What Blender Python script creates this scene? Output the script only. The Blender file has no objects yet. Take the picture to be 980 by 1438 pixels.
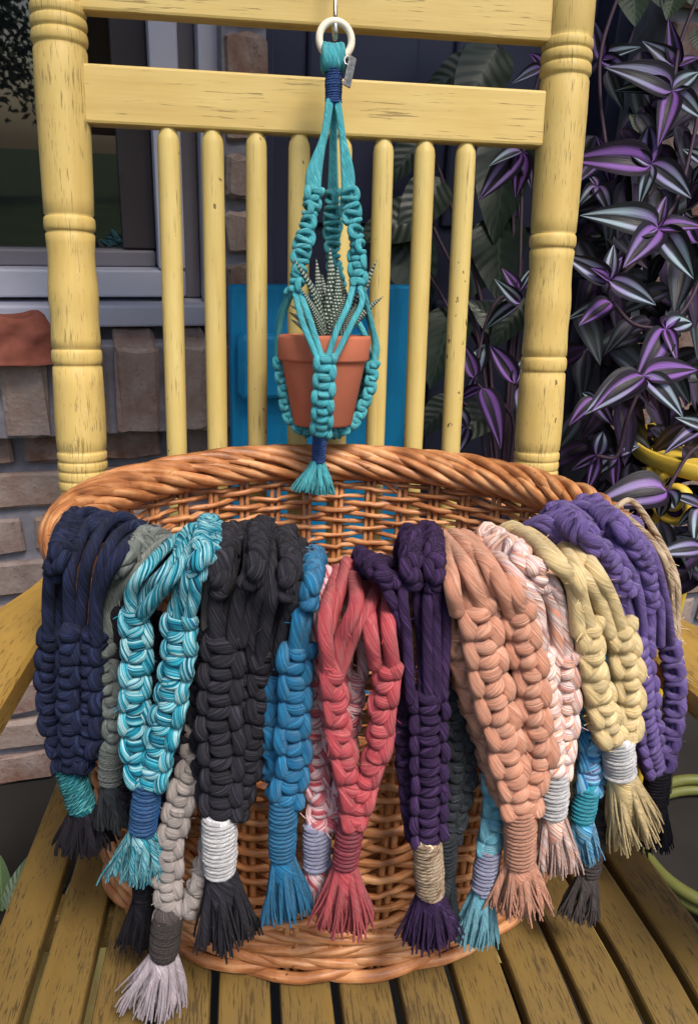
import bpy, bmesh, math, random
import numpy as np
from mathutils import Matrix, Vector
random.seed(7); RNG = np.random.default_rng(11)
scene = bpy.context.scene
COL = scene.collection
rad = math.radians

# ------------------------------------------------------------------ camera, sky, sun, exposure
# chair frame: X along the chair's rails, Y to the back, Z along the back posts, seat top at z = 0.
# The rocker leans back by LEAN, so the chair frame is turned by that angle in the world.
LEAN = rad(10.3); SEAT_Z = .40
MC = Matrix.Translation((0, 0, SEAT_Z)) @ Matrix.Rotation(-LEAN, 4, 'X')
CP = np.array([-.0852, -.9188, .47]); YAW, PIT, ROL, FPX = .1329, .2331, .0219, 1145.6
FW = np.array([math.sin(YAW)*math.cos(PIT), math.cos(YAW)*math.cos(PIT), -math.sin(PIT)])
_rt = np.array([math.cos(YAW), -math.sin(YAW), 0]); _up = np.cross(_rt, FW)
RT = _rt*math.cos(ROL)+_up*math.sin(ROL); UP = -_rt*math.sin(ROL)+_up*math.cos(ROL)
cam = bpy.data.objects.new('camera', bpy.data.cameras.new('camera')); COL.objects.link(cam)
cam.data.sensor_fit = 'HORIZONTAL'; cam.data.sensor_width = 36; cam.data.lens = 36*FPX/980
cam.data.clip_start = .02; cam.data.clip_end = 500
cm = Matrix(((RT[0], UP[0], -FW[0], CP[0]), (RT[1], UP[1], -FW[1], CP[1]), (RT[2], UP[2], -FW[2], CP[2]), (0, 0, 0, 1)))
cam.matrix_world = MC @ cm
scene.camera = cam

SUN_EL, SUN_AZ = 60, 156          # azimuth from +Y clockwise: in front of the house, a little to the right
w = bpy.data.worlds.new('World'); scene.world = w; w.use_nodes = True
nt = w.node_tree; bg = nt.nodes['Background']; sky = nt.nodes.new('ShaderNodeTexSky')
sky.sky_type = 'NISHITA'; sky.sun_disc = False; sky.sun_elevation = rad(SUN_EL); sky.sun_rotation = rad(SUN_AZ)
sky.air_density = 1.2; sky.dust_density = 3.0; sky.ozone_density = .6
nt.links.new(sky.outputs[0], bg.inputs[0]); bg.inputs[1].default_value = .07
sun = bpy.data.objects.new('sun', bpy.data.lights.new('sun', 'SUN')); COL.objects.link(sun)
sun.data.energy = 1.5; sun.data.angle = rad(18); sun.data.color = (1, .93, .82)
_s = Vector((math.sin(rad(SUN_AZ))*math.cos(rad(SUN_EL)), math.cos(rad(SUN_AZ))*math.cos(rad(SUN_EL)), math.sin(rad(SUN_EL))))
sun.rotation_euler = _s.to_track_quat('Z', 'Y').to_euler(); sun.location = (1, -3, 4)
vs = scene.view_settings; vs.view_transform = 'Standard'; vs.look = 'None'; vs.exposure = 1.5; vs.gamma = 1

# ------------------------------------------------------------------ pixel -> point (chair frame)
def ray(x, y): return FW + RT*(x-490)/FPX + UP*(719-y)/FPX
def atY(x, y, Y): d = ray(x, y); return CP + d*((Y-CP[1])/d[1])
def atz(x, y, z): d = ray(x, y); return CP + d*((z-CP[2])/d[2])
def atZ(x, y, Z): return CP + ray(x, y)*Z          # at a depth along the axis
RIMC = np.array([.003, -.243]); RIMA, RIMB, RIMZ = .228, .198, .302   # basket rim ellipse (centre line)
def curtain(X, lay):
    a, b = RIMA+.042+lay*.009, RIMB+.024+lay*.011
    q = max(.34, 1-((X-RIMC[0])/a)**2)
    return RIMC[1]-b*math.sqrt(q)
def hp(x, y, lay=1.0):
    Y = -.44
    for _ in range(12):
        P = atY(x, y, Y); Y = .5*Y+.5*curtain(P[0], lay)
    P = atY(x, y, Y)
    if P[2] < .012: P = atz(x, y, .012)
    return P
def crestp(x, y):
    Y = -.4
    for _ in range(12):
        P = atY(x, y, Y); q = max(.06, 1-((P[0]-RIMC[0])/(RIMA+.01))**2)
        Y = .5*Y+.5*(RIMC[1]-(RIMB-.002)*math.sqrt(q))
    P = atY(x, y, Y); P[2] = max(P[2], RIMZ*(1+.05*(Y-RIMC[1])/RIMB)+.0225)
    return P

# ------------------------------------------------------------------ mesh building
class MB:
    def __init__(s): s.v = []; s.q = []; s.uv = []; s.n = 0; s.sharp = False
    def grid(s, P, U, V, closed=False):
        """P: (n,m,3) points; U: (m or m+1), V: n ; closed wraps m"""
        P = np.asarray(P, float); n, m = P.shape[:2]
        idx = np.arange(n*m).reshape(n, m)+s.n
        if closed:
            idx = np.concatenate([idx, idx[:, :1]], 1)
        U = np.asarray(U, float); V = np.asarray(V, float)
        uu, vv = np.meshgrid(U, V)
        a = idx[:-1, :-1]; b = idx[:-1, 1:]; c = idx[1:, 1:]; d = idx[1:, :-1]
        s.q.append(np.stack([a, b, c, d], -1).reshape(-1, 4))
        f = lambda i, j: np.stack([uu[i, j], vv[i, j]], -1)
        sl0, sl1 = slice(None, -1), slice(1, None)
        s.uv.append(np.stack([f(sl0, sl0), f(sl0, sl1), f(sl1, sl1), f(sl1, sl0)], -2).reshape(-1, 4, 2))
        s.v.append(P.reshape(-1, 3)); s.n += n*m
        return s
    def tube(s, pts, r, sides=8, cap=True, v0=None, flat=1.0):
        pts = np.asarray(pts, float); n = len(pts)
        r = np.broadcast_to(np.asarray(r, float), (n,)).copy()
        t = np.gradient(pts, axis=0); t /= np.linalg.norm(t, axis=1)[:, None]+1e-12
        if cap:
            pts = np.concatenate([[pts[0]-t[0]*r[0]*.55, pts[0]-t[0]*r[0]*.4], pts, [pts[-1]+t[-1]*r[-1]*.4, pts[-1]+t[-1]*r[-1]*.55]])
            r = np.concatenate([[r[0]*.03, r[0]*.7], r, [r[-1]*.7, r[-1]*.03]])
            t = np.concatenate([t[:1], t[:1], t, t[-1:], t[-1:]]); n += 4
        N = np.zeros((n, 3)); a = np.array([0, 0, 1.]) if abs(t[0, 2]) < .9 else np.array([1., 0, 0])
        k = a-t[0]*(a@t[0]); k /= math.sqrt(k@k); N[0] = k
        for i in range(1, n):
            k = k-t[i]*(k@t[i]); k /= math.sqrt(k@k)+1e-12; N[i] = k
        B = np.cross(t, N)
        an = np.linspace(0, 2*math.pi, sides, endpoint=False)
        P = pts[:, None]+r[:, None, None]*(N[:, None]*np.cos(an)[None, :, None]+flat*B[:, None]*np.sin(an)[None, :, None])
        L = np.concatenate([[0], np.cumsum(np.linalg.norm(np.diff(pts, axis=0), axis=1))])
        rr = float(np.median(r)); V = L/(2*math.pi*rr)+(random.random()*50 if v0 is None else v0)
        return s.grid(P, np.linspace(0, 1, sides+1), V, True)
    def lathe(s, prof, sides=24, center=(0, 0, 0), axis='Z'):
        prof = np.asarray(prof, float); an = np.linspace(0, 2*math.pi, sides, endpoint=False)
        P = np.stack([prof[:, :1]*np.cos(an), prof[:, :1]*np.sin(an), np.repeat(prof[:, 1:2], sides, 1)], -1)
        rm = prof[:, 0].max()
        return s.grid(P+np.asarray(center), np.linspace(0, 2*math.pi*rm, sides+1), prof[:, 1], True)
    def box(s, lo, hi, bev=.002, long=1):
        s.sharp = True
        """rounded box; uv: v runs (metres) along axis `long`"""
        lo = np.asarray(lo, float); hi = np.asarray(hi, float); c = (lo+hi)/2; h = (hi-lo)/2
        ax = [i for i in range(3) if i != long]; a, b = ax; bev = min(bev, h.min()*.9)
        ang = []; sec = []
        for sx, sy, a0 in ((1, 1, 0), (-1, 1, 90), (-1, -1, 180), (1, -1, 270)):
            for k in range(3):
                th = rad(a0+45*k); sec.append((sx*(h[a]-bev)+bev*math.cos(th), sy*(h[b]-bev)+bev*math.sin(th)))
        sec = np.array(sec); m = len(sec)
        st = [(-h[long], .0), (-h[long], 1-bev/h[ax].min()*1.0), (-h[long]+bev, 1), (h[long]-bev, 1), (h[long], 1-bev/h[ax].min()*1.0), (h[long], .0)]
        P = np.zeros((len(st), m, 3))
        for i, (y, k) in enumerate(st):
            if k == 0: ss = sec*1e-3
            elif k < 1: ss = np.sign(sec)*np.maximum(np.abs(sec)-bev, 0)+0*sec
            else: ss = sec
            P[i, :, a] = ss[:, 0]+c[a]; P[i, :, b] = ss[:, 1]+c[b]; P[i, :, long] = y+c[long]
        per = np.concatenate([[0], np.cumsum(np.linalg.norm(np.diff(np.vstack([sec, sec[:1]]), axis=0), axis=1))])
        off = random.random()*7
        return s.grid(P, per+off, np.array([y for y, _ in st])+off*3, True)
    def mesh(s, name, mat=None, smooth=True, origin=(0, 0, 0)):
        v = np.concatenate(s.v)-np.asarray(origin); q = np.concatenate(s.q); uv = np.concatenate(s.uv)
        me = bpy.data.meshes.new(name)
        me.vertices.add(len(v)); me.vertices.foreach_set('co', v.astype(np.float32).ravel())
        me.loops.add(q.size); me.loops.foreach_set('vertex_index', q.astype(np.int32).ravel())
        me.polygons.add(len(q)); me.polygons.foreach_set('loop_start', np.arange(0, q.size, 4, dtype=np.int32))
        me.polygons.foreach_set('use_smooth', np.full(len(q), smooth))
        l = me.uv_layers.new(name='UVMap'); l.data.foreach_set('uv', uv.astype(np.float32).ravel())
        if mat: me.materials.append(mat)
        me.update(); me.validate()
        if s.sharp: me.set_sharp_from_angle(angle=rad(20))
        return me

class Thing:
    def __init__(s, name, label, cat, origin=(0, 0, 0), frame='C', group=None, rotz=0):
        s.o = bpy.data.objects.new(name, None); COL.objects.link(s.o); s.o.empty_display_size = .05
        s.org = np.asarray(origin, float)
        s.o.matrix_world = (MC if frame == 'C' else Matrix.Identity(4)) @ Matrix.Translation(Vector(origin)) @ Matrix.Rotation(rotz, 4, 'Z')
        s.o['label'] = label; s.o['category'] = cat
        if group: s.o['group'] = group
    def part(s, name, mb, mat=None, parent=None, smooth=True, label=None):
        me = mb if isinstance(mb, bpy.types.Mesh) else mb.mesh(name, mat, smooth, s.org)
        o = bpy.data.objects.new(name, me); COL.objects.link(o); o.parent = parent or s.o
        if label: o['label'] = label
        return o
    def inst(s, name, me, M, parent=None):
        o = bpy.data.objects.new(name, me); COL.objects.link(o); o.parent = parent or s.o
        o.matrix_local = Matrix.Translation(-Vector(s.org)) @ M
        return o

def spline(pts, n=None, step=None):
    """Catmull-Rom through pts, resampled evenly"""
    P = np.asarray(pts, float)
    if len(P) == 2: P = np.array([P[0], (P[0]+P[1])/2, P[1]])
    Q = np.vstack([2*P[0]-P[1], P, 2*P[-1]-P[-2]]); out = []
    for i in range(1, len(Q)-2):
        p0, p1, p2, p3 = Q[i-1:i+3]; u = np.linspace(0, 1, 16, endpoint=False)[:, None]
        out.append(.5*((2*p1)+(-p0+p2)*u+(2*p0-5*p1+4*p2-p3)*u**2+(-p0+3*p1-3*p2+p3)*u**3))
    out = np.vstack(out+[Q[-2][None]])
    L = np.concatenate([[0], np.cumsum(np.linalg.norm(np.diff(out, axis=0), axis=1))])
    if n is None: n = max(3, int(L[-1]/step)+1)
    s = np.linspace(0, L[-1], n)
    return np.stack([np.interp(s, L, out[:, k]) for k in range(3)], -1)

# ------------------------------------------------------------------ materials
def newmat(name, rough=.7, spec=.3):
    m = bpy.data.materials.new(name); m.use_nodes = True
    b = m.node_tree.nodes['Principled BSDF']; b.inputs['Roughness'].default_value = rough
    b.inputs['Specular IOR Level'].default_value = spec
    return m, m.node_tree, b
def N(t, typ, **kw):
    n = t.nodes.new(typ)
    for k, v in kw.items():
        if k.startswith('i_'):
            key = k[2:]; key = int(key) if key.isdigit() else key
            n.inputs[key].default_value = v
        else: setattr(n, k, v)
    return n
def math_(t, op, a, b=None, c=None):
    n = N(t, 'ShaderNodeMath', operation=op)
    for i, v in enumerate((a, b, c)):
        if v is None: continue
        if hasattr(v, 'is_linked'): t.links.new(v, n.inputs[i])
        else: n.inputs[i].default_value = v
    return n.outputs[0]
def ramp(t, fac, stops, interp='LINEAR'):
    n = N(t, 'ShaderNodeValToRGB'); e = n.color_ramp; e.interpolation = interp
    while len(e.elements) < len(stops): e.elements.new(.5)
    for el, (p, c) in zip(e.elements, stops): el.position = p; el.color = (*c, 1) if len(c) == 3 else c
    t.links.new(fac, n.inputs[0]); return n.outputs[0]
def mixc(t, fac, a, b, mode='MIX'):
    n = N(t, 'ShaderNodeMix', data_type='RGBA', blend_type=mode)
    for k, v in ((0, fac), (6, a), (7, b)):
        if hasattr(v, 'is_linked'): t.links.new(v, n.inputs[k])
        elif k == 0: n.inputs[0].default_value = v
        else: n.inputs[k].default_value = (*v, 1) if len(v) == 3 else v
    return n.outputs[2]
def uvxy(t):
    u = N(t, 'ShaderNodeUVMap'); s = N(t, 'ShaderNodeSeparateXYZ'); t.links.new(u.outputs[0], s.inputs[0])
    return s.outputs[0], s.outputs[1]
def comb(t, x, y, z):
    n = N(t, 'ShaderNodeCombineXYZ')
    for i, v in enumerate((x, y, z)):
        if hasattr(v, 'is_linked'): t.links.new(v, n.inputs[i])
        else: n.inputs[i].default_value = v
    return n.outputs[0]
def noise(t, vec, scale, detail=3, rough=.55):
    n = N(t, 'ShaderNodeTexNoise', i_Scale=scale, i_Detail=detail, i_Roughness=rough)
    if vec is not None: t.links.new(vec, n.inputs['Vector'])
    return n.outputs['Fac']
def bump(t, b, h, strength=.5, dist=.001):
    n = N(t, 'ShaderNodeBump', i_Strength=strength, i_Distance=dist)
    t.links.new(h, n.inputs['Height']); t.links.new(n.outputs[0], b.inputs['Normal'])
def objrand(t): return N(t, 'ShaderNodeObjectInfo').outputs['Random']
def hx(r, g, b, k=1.0):
    f = lambda c: ((c/255+.055)/1.055)**2.4 if c/255 > .04045 else c/255/12.92
    return (f(r)*k, f(g)*k, f(b)*k)

YARN = {}
def yarn(name, cols, twist=.55, scale=4.6, contrast=.36, variegated=False):
    """twisted cotton cord: streaks run helically round the tube (uv: u round, v along in circumferences)"""
    if name in YARN: return YARN[name]
    m, t, b = newmat('yarn_'+name, .88, .15)
    u, v = uvxy(t)
    th = math_(t, 'MULTIPLY', math_(t, 'ADD', u, math_(t, 'MULTIPLY', v, twist)), 2*math.pi)
    vec = comb(t, math_(t, 'COSINE', th), math_(t, 'SINE', th), math_(t, 'MULTIPLY', v, .10))
    nf = noise(t, vec, scale, 3, .6)
    vec2 = comb(t, math_(t, 'COSINE', th), math_(t, 'SINE', th), math_(t, 'MULTIPLY', v, .05))
    nf2 = noise(t, vec2, scale*3.4, 2, .6)
    if variegated:
        n = len(cols); lo, hi = .33, .67
        st = [(lo+(hi-lo)*i/(n-1), c) for i, c in enumerate(cols)]
        c = ramp(t, nf, st)
    else:
        d = cols[0]; l = cols[1] if len(cols) > 1 else tuple(min(1, x*1.5+.01) for x in d)
        c = ramp(t, math_(t, 'ADD', math_(t, 'MULTIPLY', nf, .45), math_(t, 'MULTIPLY', nf2, .55)), [(.34, tuple(x*(1-contrast) for x in d)), (.5, d), (.62, l), (.72, tuple(min(1, x*1.25+.02) for x in l))])
    pl = N(t, 'ShaderNodeMath', operation='SINE'); t.links.new(math_(t, 'MULTIPLY', th, 3), pl.inputs[0])
    h = math_(t, 'ADD', math_(t, 'MULTIPLY', nf2, 1.1), math_(t, 'ADD', math_(t, 'MULTIPLY', pl.outputs[0], .22), math_(t, 'MULTIPLY', nf, .6)))
    # a little uneven dye
    tc = N(t, 'ShaderNodeTexCoord').outputs['Object']
    dye = noise(t, tc, 60, 2); c = mixc(t, .5, c, ramp(t, dye, [(.3, (.74, .74, .74)), (.7, (1.2, 1.2, 1.2))]), 'MULTIPLY')
    t.links.new(c, b.inputs['Base Color']); bump(t, b, h, .9, .003)
    b.inputs['Sheen Weight'].default_value = .22 if max(cols[0]) > .12 else .04; b.inputs['Sheen Roughness'].default_value = .5
    b.inputs['Sheen Tint'].default_value = (*[min(1, .5+.8*x) for x in cols[-1]], 1)
    YARN[name] = m; return m

def wood_paint(name, col, worn, crack=.62, fu=520, fv=26, chip=.74, rough=.5, crk=.6, dark=(.12, .075, .025)):
    m, t, b = newmat(name, rough, .35)
    u, v = uvxy(t); r = objrand(t); sh = math_(t, 'MULTIPLY', r, 31)
    vec = comb(t, math_(t, 'MULTIPLY', u, fu), math_(t, 'ADD', math_(t, 'MULTIPLY', v, fv), sh), sh)
    g = noise(t, vec, 1, 3, .6)
    vecb = comb(t, math_(t, 'MULTIPLY', u, 26), math_(t, 'ADD', math_(t, 'MULTIPLY', v, 9), sh), sh)
    blo = noise(t, vecb, 1.4, 3)
    k = math_(t, 'ADD', g, math_(t, 'MULTIPLY', math_(t, 'SUBTRACT', blo, .5), .45))
    cr = ramp(t, k, [(crack, (0, 0, 0)), (crack+.05, (1, 1, 1))])
    c0 = mixc(t, ramp(t, blo, [(.3, (0, 0, 0)), (.72, (1, 1, 1))]), col, worn)
    dirt = noise(t, comb(t, math_(t, 'MULTIPLY', u, 60), math_(t, 'ADD', math_(t, 'MULTIPLY', v, 5), sh), sh), 1, 4); c0 = mixc(t, ramp(t, dirt, [(.45, (0, 0, 0)), (.8, (.45, .45, .45))]), c0, tuple(x*k for x, k in zip(col, (.66, .58, .45))))
    c0 = mixc(t, math_(t, 'MULTIPLY', g, .3), c0, tuple(x*.55 for x in col))
    chips = noise(t, comb(t, math_(t, 'MULTIPLY', u, 120), math_(t, 'ADD', math_(t, 'MULTIPLY', v, 70), sh), sh), 1, 2)
    cf = ramp(t, math_(t, 'ADD', chips, math_(t, 'MULTIPLY', math_(t, 'SUBTRACT', noise(t, vecb, .5, 1), .5), .5)), [(chip, (0, 0, 0)), (chip+.02, (1, 1, 1))])
    c = mixc(t, math_(t, 'MULTIPLY', cr, crk), c0, dark)
    c = mixc(t, math_(t, 'MULTIPLY', cf, .85), c, (.09, .045, .025))
    t.links.new(c, b.inputs['Base Color'])
    hgt = math_(t, 'SUBTRACT', math_(t, 'MULTIPLY', g, .35), math_(t, 'ADD', cr, cf))
    bump(t, b, hgt, .35, .0012)
    t.links.new(ramp(t, blo, [(.2, (rough-.1,)*3), (.8, (rough+.18,)*3)]), b.inputs['Roughness'])
    return m
def plain(name, col, rough=.6, spec=.3, var=.25, scale=30, metal=0, bmp=.15):
    m, t, b = newmat(name, rough, spec); tc = N(t, 'ShaderNodeTexCoord').outputs['Object']
    n = noise(t, tc, scale, 5, .6)
    c = ramp(t, n, [(.25, tuple(x*(1-var) for x in col)), (.75, tuple(min(1, x*(1+var)) for x in col))])
    t.links.new(c, b.inputs['Base Color']); b.inputs['Metallic'].default_value = metal
    if bmp: bump(t, b, n, bmp, .002)
    return m

YEL = wood_paint('yellow_paint', hx(202, 172, 100), hx(208, 182, 114), .60, 760, 44, .80)
YELR = wood_paint('yellow_paint_rail', hx(204, 174, 102), hx(210, 184, 118), .635, 560, 18, .79)
YELSP = wood_paint('yellow_paint_spindle', hx(200, 174, 102), hx(210, 188, 122), .645, 760, 26, .765)
ARMM = wood_paint('yellow_paint_arm', hx(170, 136, 66), hx(156, 124, 64), .60, 700, 56, .84, rough=.55, dark=(.09, .055, .02))
SEATM = wood_paint('yellow_paint_seat', hx(124, 100, 52), hx(106, 86, 50), .575, 760, 60, .84, rough=.55, crk=.75, dark=(.05, .032, .014))
def willow_mat():
    m, t, b = newmat('willow', .45, .4); u, v = uvxy(t); r = objrand(t); sh = math_(t, 'MULTIPLY', r, 17)
    tc = N(t, 'ShaderNodeTexCoord').outputs['Object']
    n1 = noise(t, comb(t, math_(t, 'MULTIPLY', u, 4), math_(t, 'MULTIPLY', v, .35), sh), 2, 4)
    n2 = noise(t, tc, 38, 3)
    c = ramp(t, math_(t, 'ADD', math_(t, 'MULTIPLY', n1, .5), math_(t, 'MULTIPLY', n2, .5)), [(.3, hx(104, 62, 36)), (.48, hx(168, 110, 68)), (.68, hx(218, 166, 118))])
    c = mixc(t, .6, c, ramp(t, r, [(0, (.62, .55, .5)), (1, (1.15, 1.12, 1.1))]), 'MULTIPLY')
    sp = noise(t, tc, 130, 2); c = mixc(t, ramp(t, sp, [(.70, (0, 0, 0)), (.76, (.8, .8, .8))]), c, hx(74, 38, 20))
    t.links.new(c, b.inputs['Base Color']); bump(t, b, n1, .3, .0012)
    return m
WILLOW = willow_mat()
def brick_mat():
    m, t, b = newmat('brick', .93, .1); r = objrand(t); tc = N(t, 'ShaderNodeTexCoord').outputs['Object']
    n = noise(t, tc, 22, 6, .65); n2 = noise(t, tc, 120, 4, .6)
    base = ramp(t, r, [(0, hx(112, 80, 68)), (.3, hx(126, 100, 88)), (.5, hx(138, 120, 112)), (.75, hx(118, 88, 80)), (1, hx(124, 110, 106))])
    c = mixc(t, ramp(t, n, [(.35, (0, 0, 0)), (.7, (.75, .75, .75))]), base, hx(158, 146, 142))
    c = mixc(t, ramp(t, n2, [(.62, (0, 0, 0)), (.72, (.7, .7, .7))]), c, hx(72, 52, 46))
    t.links.new(c, b.inputs['Base Color']); bump(t, b, math_(t, 'ADD', n, n2), .55, .004); return m
BRICK = brick_mat()
MORTAR = plain('mortar', hx(124, 122, 132), .95, .1, .3, 40, bmp=.6)
TRIM = plain('window_trim', hx(180, 180, 196), .5, .35, .06, 12, bmp=.02)
TRIMD = plain('window_sash', hx(112, 108, 116), .5, .3, .08, 12, bmp=.02)
NAVY = plain('door_paint', hx(50, 52, 74), .45, .35, .12, 8, bmp=.03)
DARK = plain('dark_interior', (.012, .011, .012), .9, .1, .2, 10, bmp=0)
TERRA = plain('terracotta', hx(176, 102, 78), .82, .2, .10, 26, bmp=.10)
METAL = plain('hook_metal', (.55, .53, .5), .3, .5, .1, 40, 1.0, bmp=.02)
SILVER = plain('tag_metal', (.32, .30, .29), .38, .5, .5, 260, .9, bmp=.4)

# ------------------------------------------------------------------ setting: ground
def plane_obj(name, pts, mat, kind='structure'):
    me = bpy.data.meshes.new(name); me.from_pydata(pts, [], [tuple(range(len(pts)))]); me.materials.append(mat)
    o = bpy.data.objects.new(name, me); COL.objects.link(o); o['kind'] = kind; return o
LAWN = plain('lawn_grass', (.03, .05, .018), .95, .1, .5, 3, bmp=.5)
PAVE = plain('porch_concrete', (.018, .016, .015), .9, .2, .3, 6, bmp=.3)
plane_obj('ground', [(-150, -150, -.12), (150, -150, -.12), (150, 150, -.12), (-150, 150, -.12)], LAWN)
pf = MB().box((-3, -1.7, -.119), (4, 1.4, 0), .01, 0); 
po = bpy.data.objects.new('porch_floor', pf.mesh('porch_floor', PAVE)); COL.objects.link(po); po['kind'] = 'structure'

# ------------------------------------------------------------------ house wall with window and door
PHI = rad(9.4); HO = (-.412, .355, 0)
MCn = np.array(MC); RW = MCn[:3, :3]
house = Thing('brick_house', 'weathered brick house wall with pale framed window and navy door behind the chair', 'house', HO, 'W', rotz=PHI)
house.org = np.zeros(3)
# local: x along wall, y into the wall, z up
def hbox(name, lo, hi, mat, bev=.003, long=0, parent=None, label=None): return house.part(name, MB().box(lo, hi, bev, long), mat, parent, label=label)
core = MB()
for lo, hi in [((-1.6, .012, 0), (.37, .2, .70)), ((.31, .012, .70), (.37, .2, 2.5)), ((-1.6, .012, 2.2), (.37, .2, 2.6)),
               ((.37, .014, 2.2), (.98, .2, 2.6)), ((.98, .012, 0), (3.2, .2, 2.6)), ((-1.6, .012, .70), (-.9, .2, 2.2))]:
    core.box(lo, hi, .001, 0)
core.box((-1.6, .06, .70), (.311, .2, .782), .001, 0)
core.box((-1.6, -.030, .640), (.311, .011, .770), .002, 0)
house.part('mortar_bed', core, MORTAR)
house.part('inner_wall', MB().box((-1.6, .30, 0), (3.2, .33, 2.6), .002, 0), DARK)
ADDROOFM = plain('added_roof_paint', hx(190, 186, 180), .8, .2, .06, 6, bmp=.05)
house.part('added_roof', MB().box((-2.5, -1.0, 2.62), (3.2, .2, 2.70), .01, 0), ADDROOFM)  # unseen slab, added to block the overhead sky and darken wall and plants
def brick_mesh(w, h, d, seed):
    rg = np.random.default_rng(seed); bm = bmesh.new(); bmesh.ops.create_cube(bm, size=1)
    bmesh.ops.scale(bm, vec=(w, d, h), verts=bm.verts)
    bmesh.ops.subdivide_edges(bm, edges=[e for e in bm.edges if abs((e.verts[0].co-e.verts[1].co).x) > .5*w], cuts=3)
    bmesh.ops.bevel(bm, geom=[e for e in bm.edges if e.calc_face_angle(0) > .5], offset=.005, segments=1, affect='EDGES')
    for v in bm.verts: v.co += Vector(rg.normal(0, .0016, 3))
    me = bpy.data.meshes.new('brick'); bm.to_mesh(me); bm.free(); me.materials.append(BRICK)
    me.polygons.foreach_set('use_smooth', [False]*len(me.polygons)); return me
BM = [brick_mesh(.195, .057, .09, k) for k in range(3)]
BH = [brick_mesh(.095, .057, .09, 10+k) for k in range(2)]
SILLB = [brick_mesh(.060, .128, .15, 20+k) for k in range(3)]
PIERB = [brick_mesh(.056, .057, .09, 30+k) for k in range(3)]
pitch = .0733
def lay(x0, x1, z0, nrow, par=0):
    for r in range(nrow):
        z = z0+r*pitch; x = x0-(.105 if (r+par) % 2 else 0)
        while x < x1:
            a, b = max(x, x0), min(x+.195, x1)
            if b-a > .17: me = random.choice(BM)
            elif b-a > .07: me = random.choice(BH)
            else: x += .21; continue
            house.inst('brick', me, Matrix.Translation((((a+b)/2), .045+random.uniform(-.004, .004), z)) @ Matrix.Rotation(rad(random.uniform(-.8, .8)), 4, 'Y'))
            x += .21
lay(-.62, .37, .033, 9)
lay(.985, 2.05, .033, 18, 1)
for r in range(12): house.inst('brick', random.choice(PIERB), Matrix.Translation((.341, .045+random.uniform(-.006, .006), .70+r*pitch)))
x = -.60
while x < .31:
    house.inst('sill_brick', random.choice(SILLB), Matrix.Translation((x+.03, .030+random.uniform(-.006, .004), .712+random.uniform(-.003, .003))) @ Matrix.Rotation(rad(5), 4, 'X'))
    x += .0745
# window
wf = hbox('window', (-.9, .03, .783), (.312, .10, .815), TRIM, .004, 0, label='pale window with a grey sash over a brick sill')
def wbox(name, lo, hi, mat, long): return hbox(name, lo, hi, mat, .003, long, wf)
wbox('frame_rail', (-.9, .055, .822), (.258, .11, .861), TRIM, 0)
wbox('frame_stile', (.220, .052, .862), (.258, .11, 2.2), TRIM, 2)
wbox('frame_stile', (.284, .045, .8155), (.3115, .12, 2.2), TRIM, 2)
wbox('channel', (.2585, .085, .8155), (.2835, .13, 2.2), TRIMD, 2)
wbox('sash_rail', (-.9, .085, .8615), (.219, .12, .885), TRIMD, 0)
SASHD = plain('dark_sash', hx(58, 52, 56), .5, .3, .1, 12, bmp=.02)
wbox('sash_stile', (.172, .088, .886), (.2195, .12, 2.2), SASHD, 2)
gm, gt, gb = newmat('window_glass', .015, 1.0); gb.inputs['Base Color'].default_value = (.006, .006, .008, 1); gb.inputs['IOR'].default_value = 1.62
n_ = noise(gt, N(gt, 'ShaderNodeTexCoord').outputs['Object'], 2.5, 1); bump(gt, gb, n_, .06, .02)
house.part('pane', MB().box((-.9, .108, .87), (.2, .114, 2.2), .001, 0), gm, wf)
# door
dr = hbox('door', (.40, .16, .02), (.95, .195, 2.1), NAVY, .003, 2, label='navy panelled door')
for (a, b, z0, z1) in [(.46, .64, .15, .80), (.70, .89, .15, .80), (.46, .64, .92, 1.9), (.70, .89, .92, 1.9)]:
    hbox('door_panel', (a, .150, z0), (b, .165, z1), NAVY, .006, 2, dr)
hbox('door_frame', (.3705, .10, 0), (.3995, .20, 2.15), NAVY, .003, 2, dr); hbox('door_frame', (.9505, .10, 0), (.9795, .20, 2.15), NAVY, .003, 2, dr)
kn = MB().tube(spline([(.905, .16, 1.0), (.905, .12, 1.0)], 8), .012, 12); house.part('handle', kn, METAL, dr)

def wallp(px, py, dep=0.0):
    """pixel -> wall-local (x, z) on the plane `dep` in front of the wall face"""
    d = RW @ ray(px, py); c0 = RW @ CP+np.array([0, 0, SEAT_Z])
    n = np.array([math.sin(PHI), -math.cos(PHI), 0]); t = np.array([math.cos(PHI), math.sin(PHI), 0])
    k = ((np.array(HO)+n*dep-c0) @ n)/(d @ n); P = c0+d*k
    return P

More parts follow.
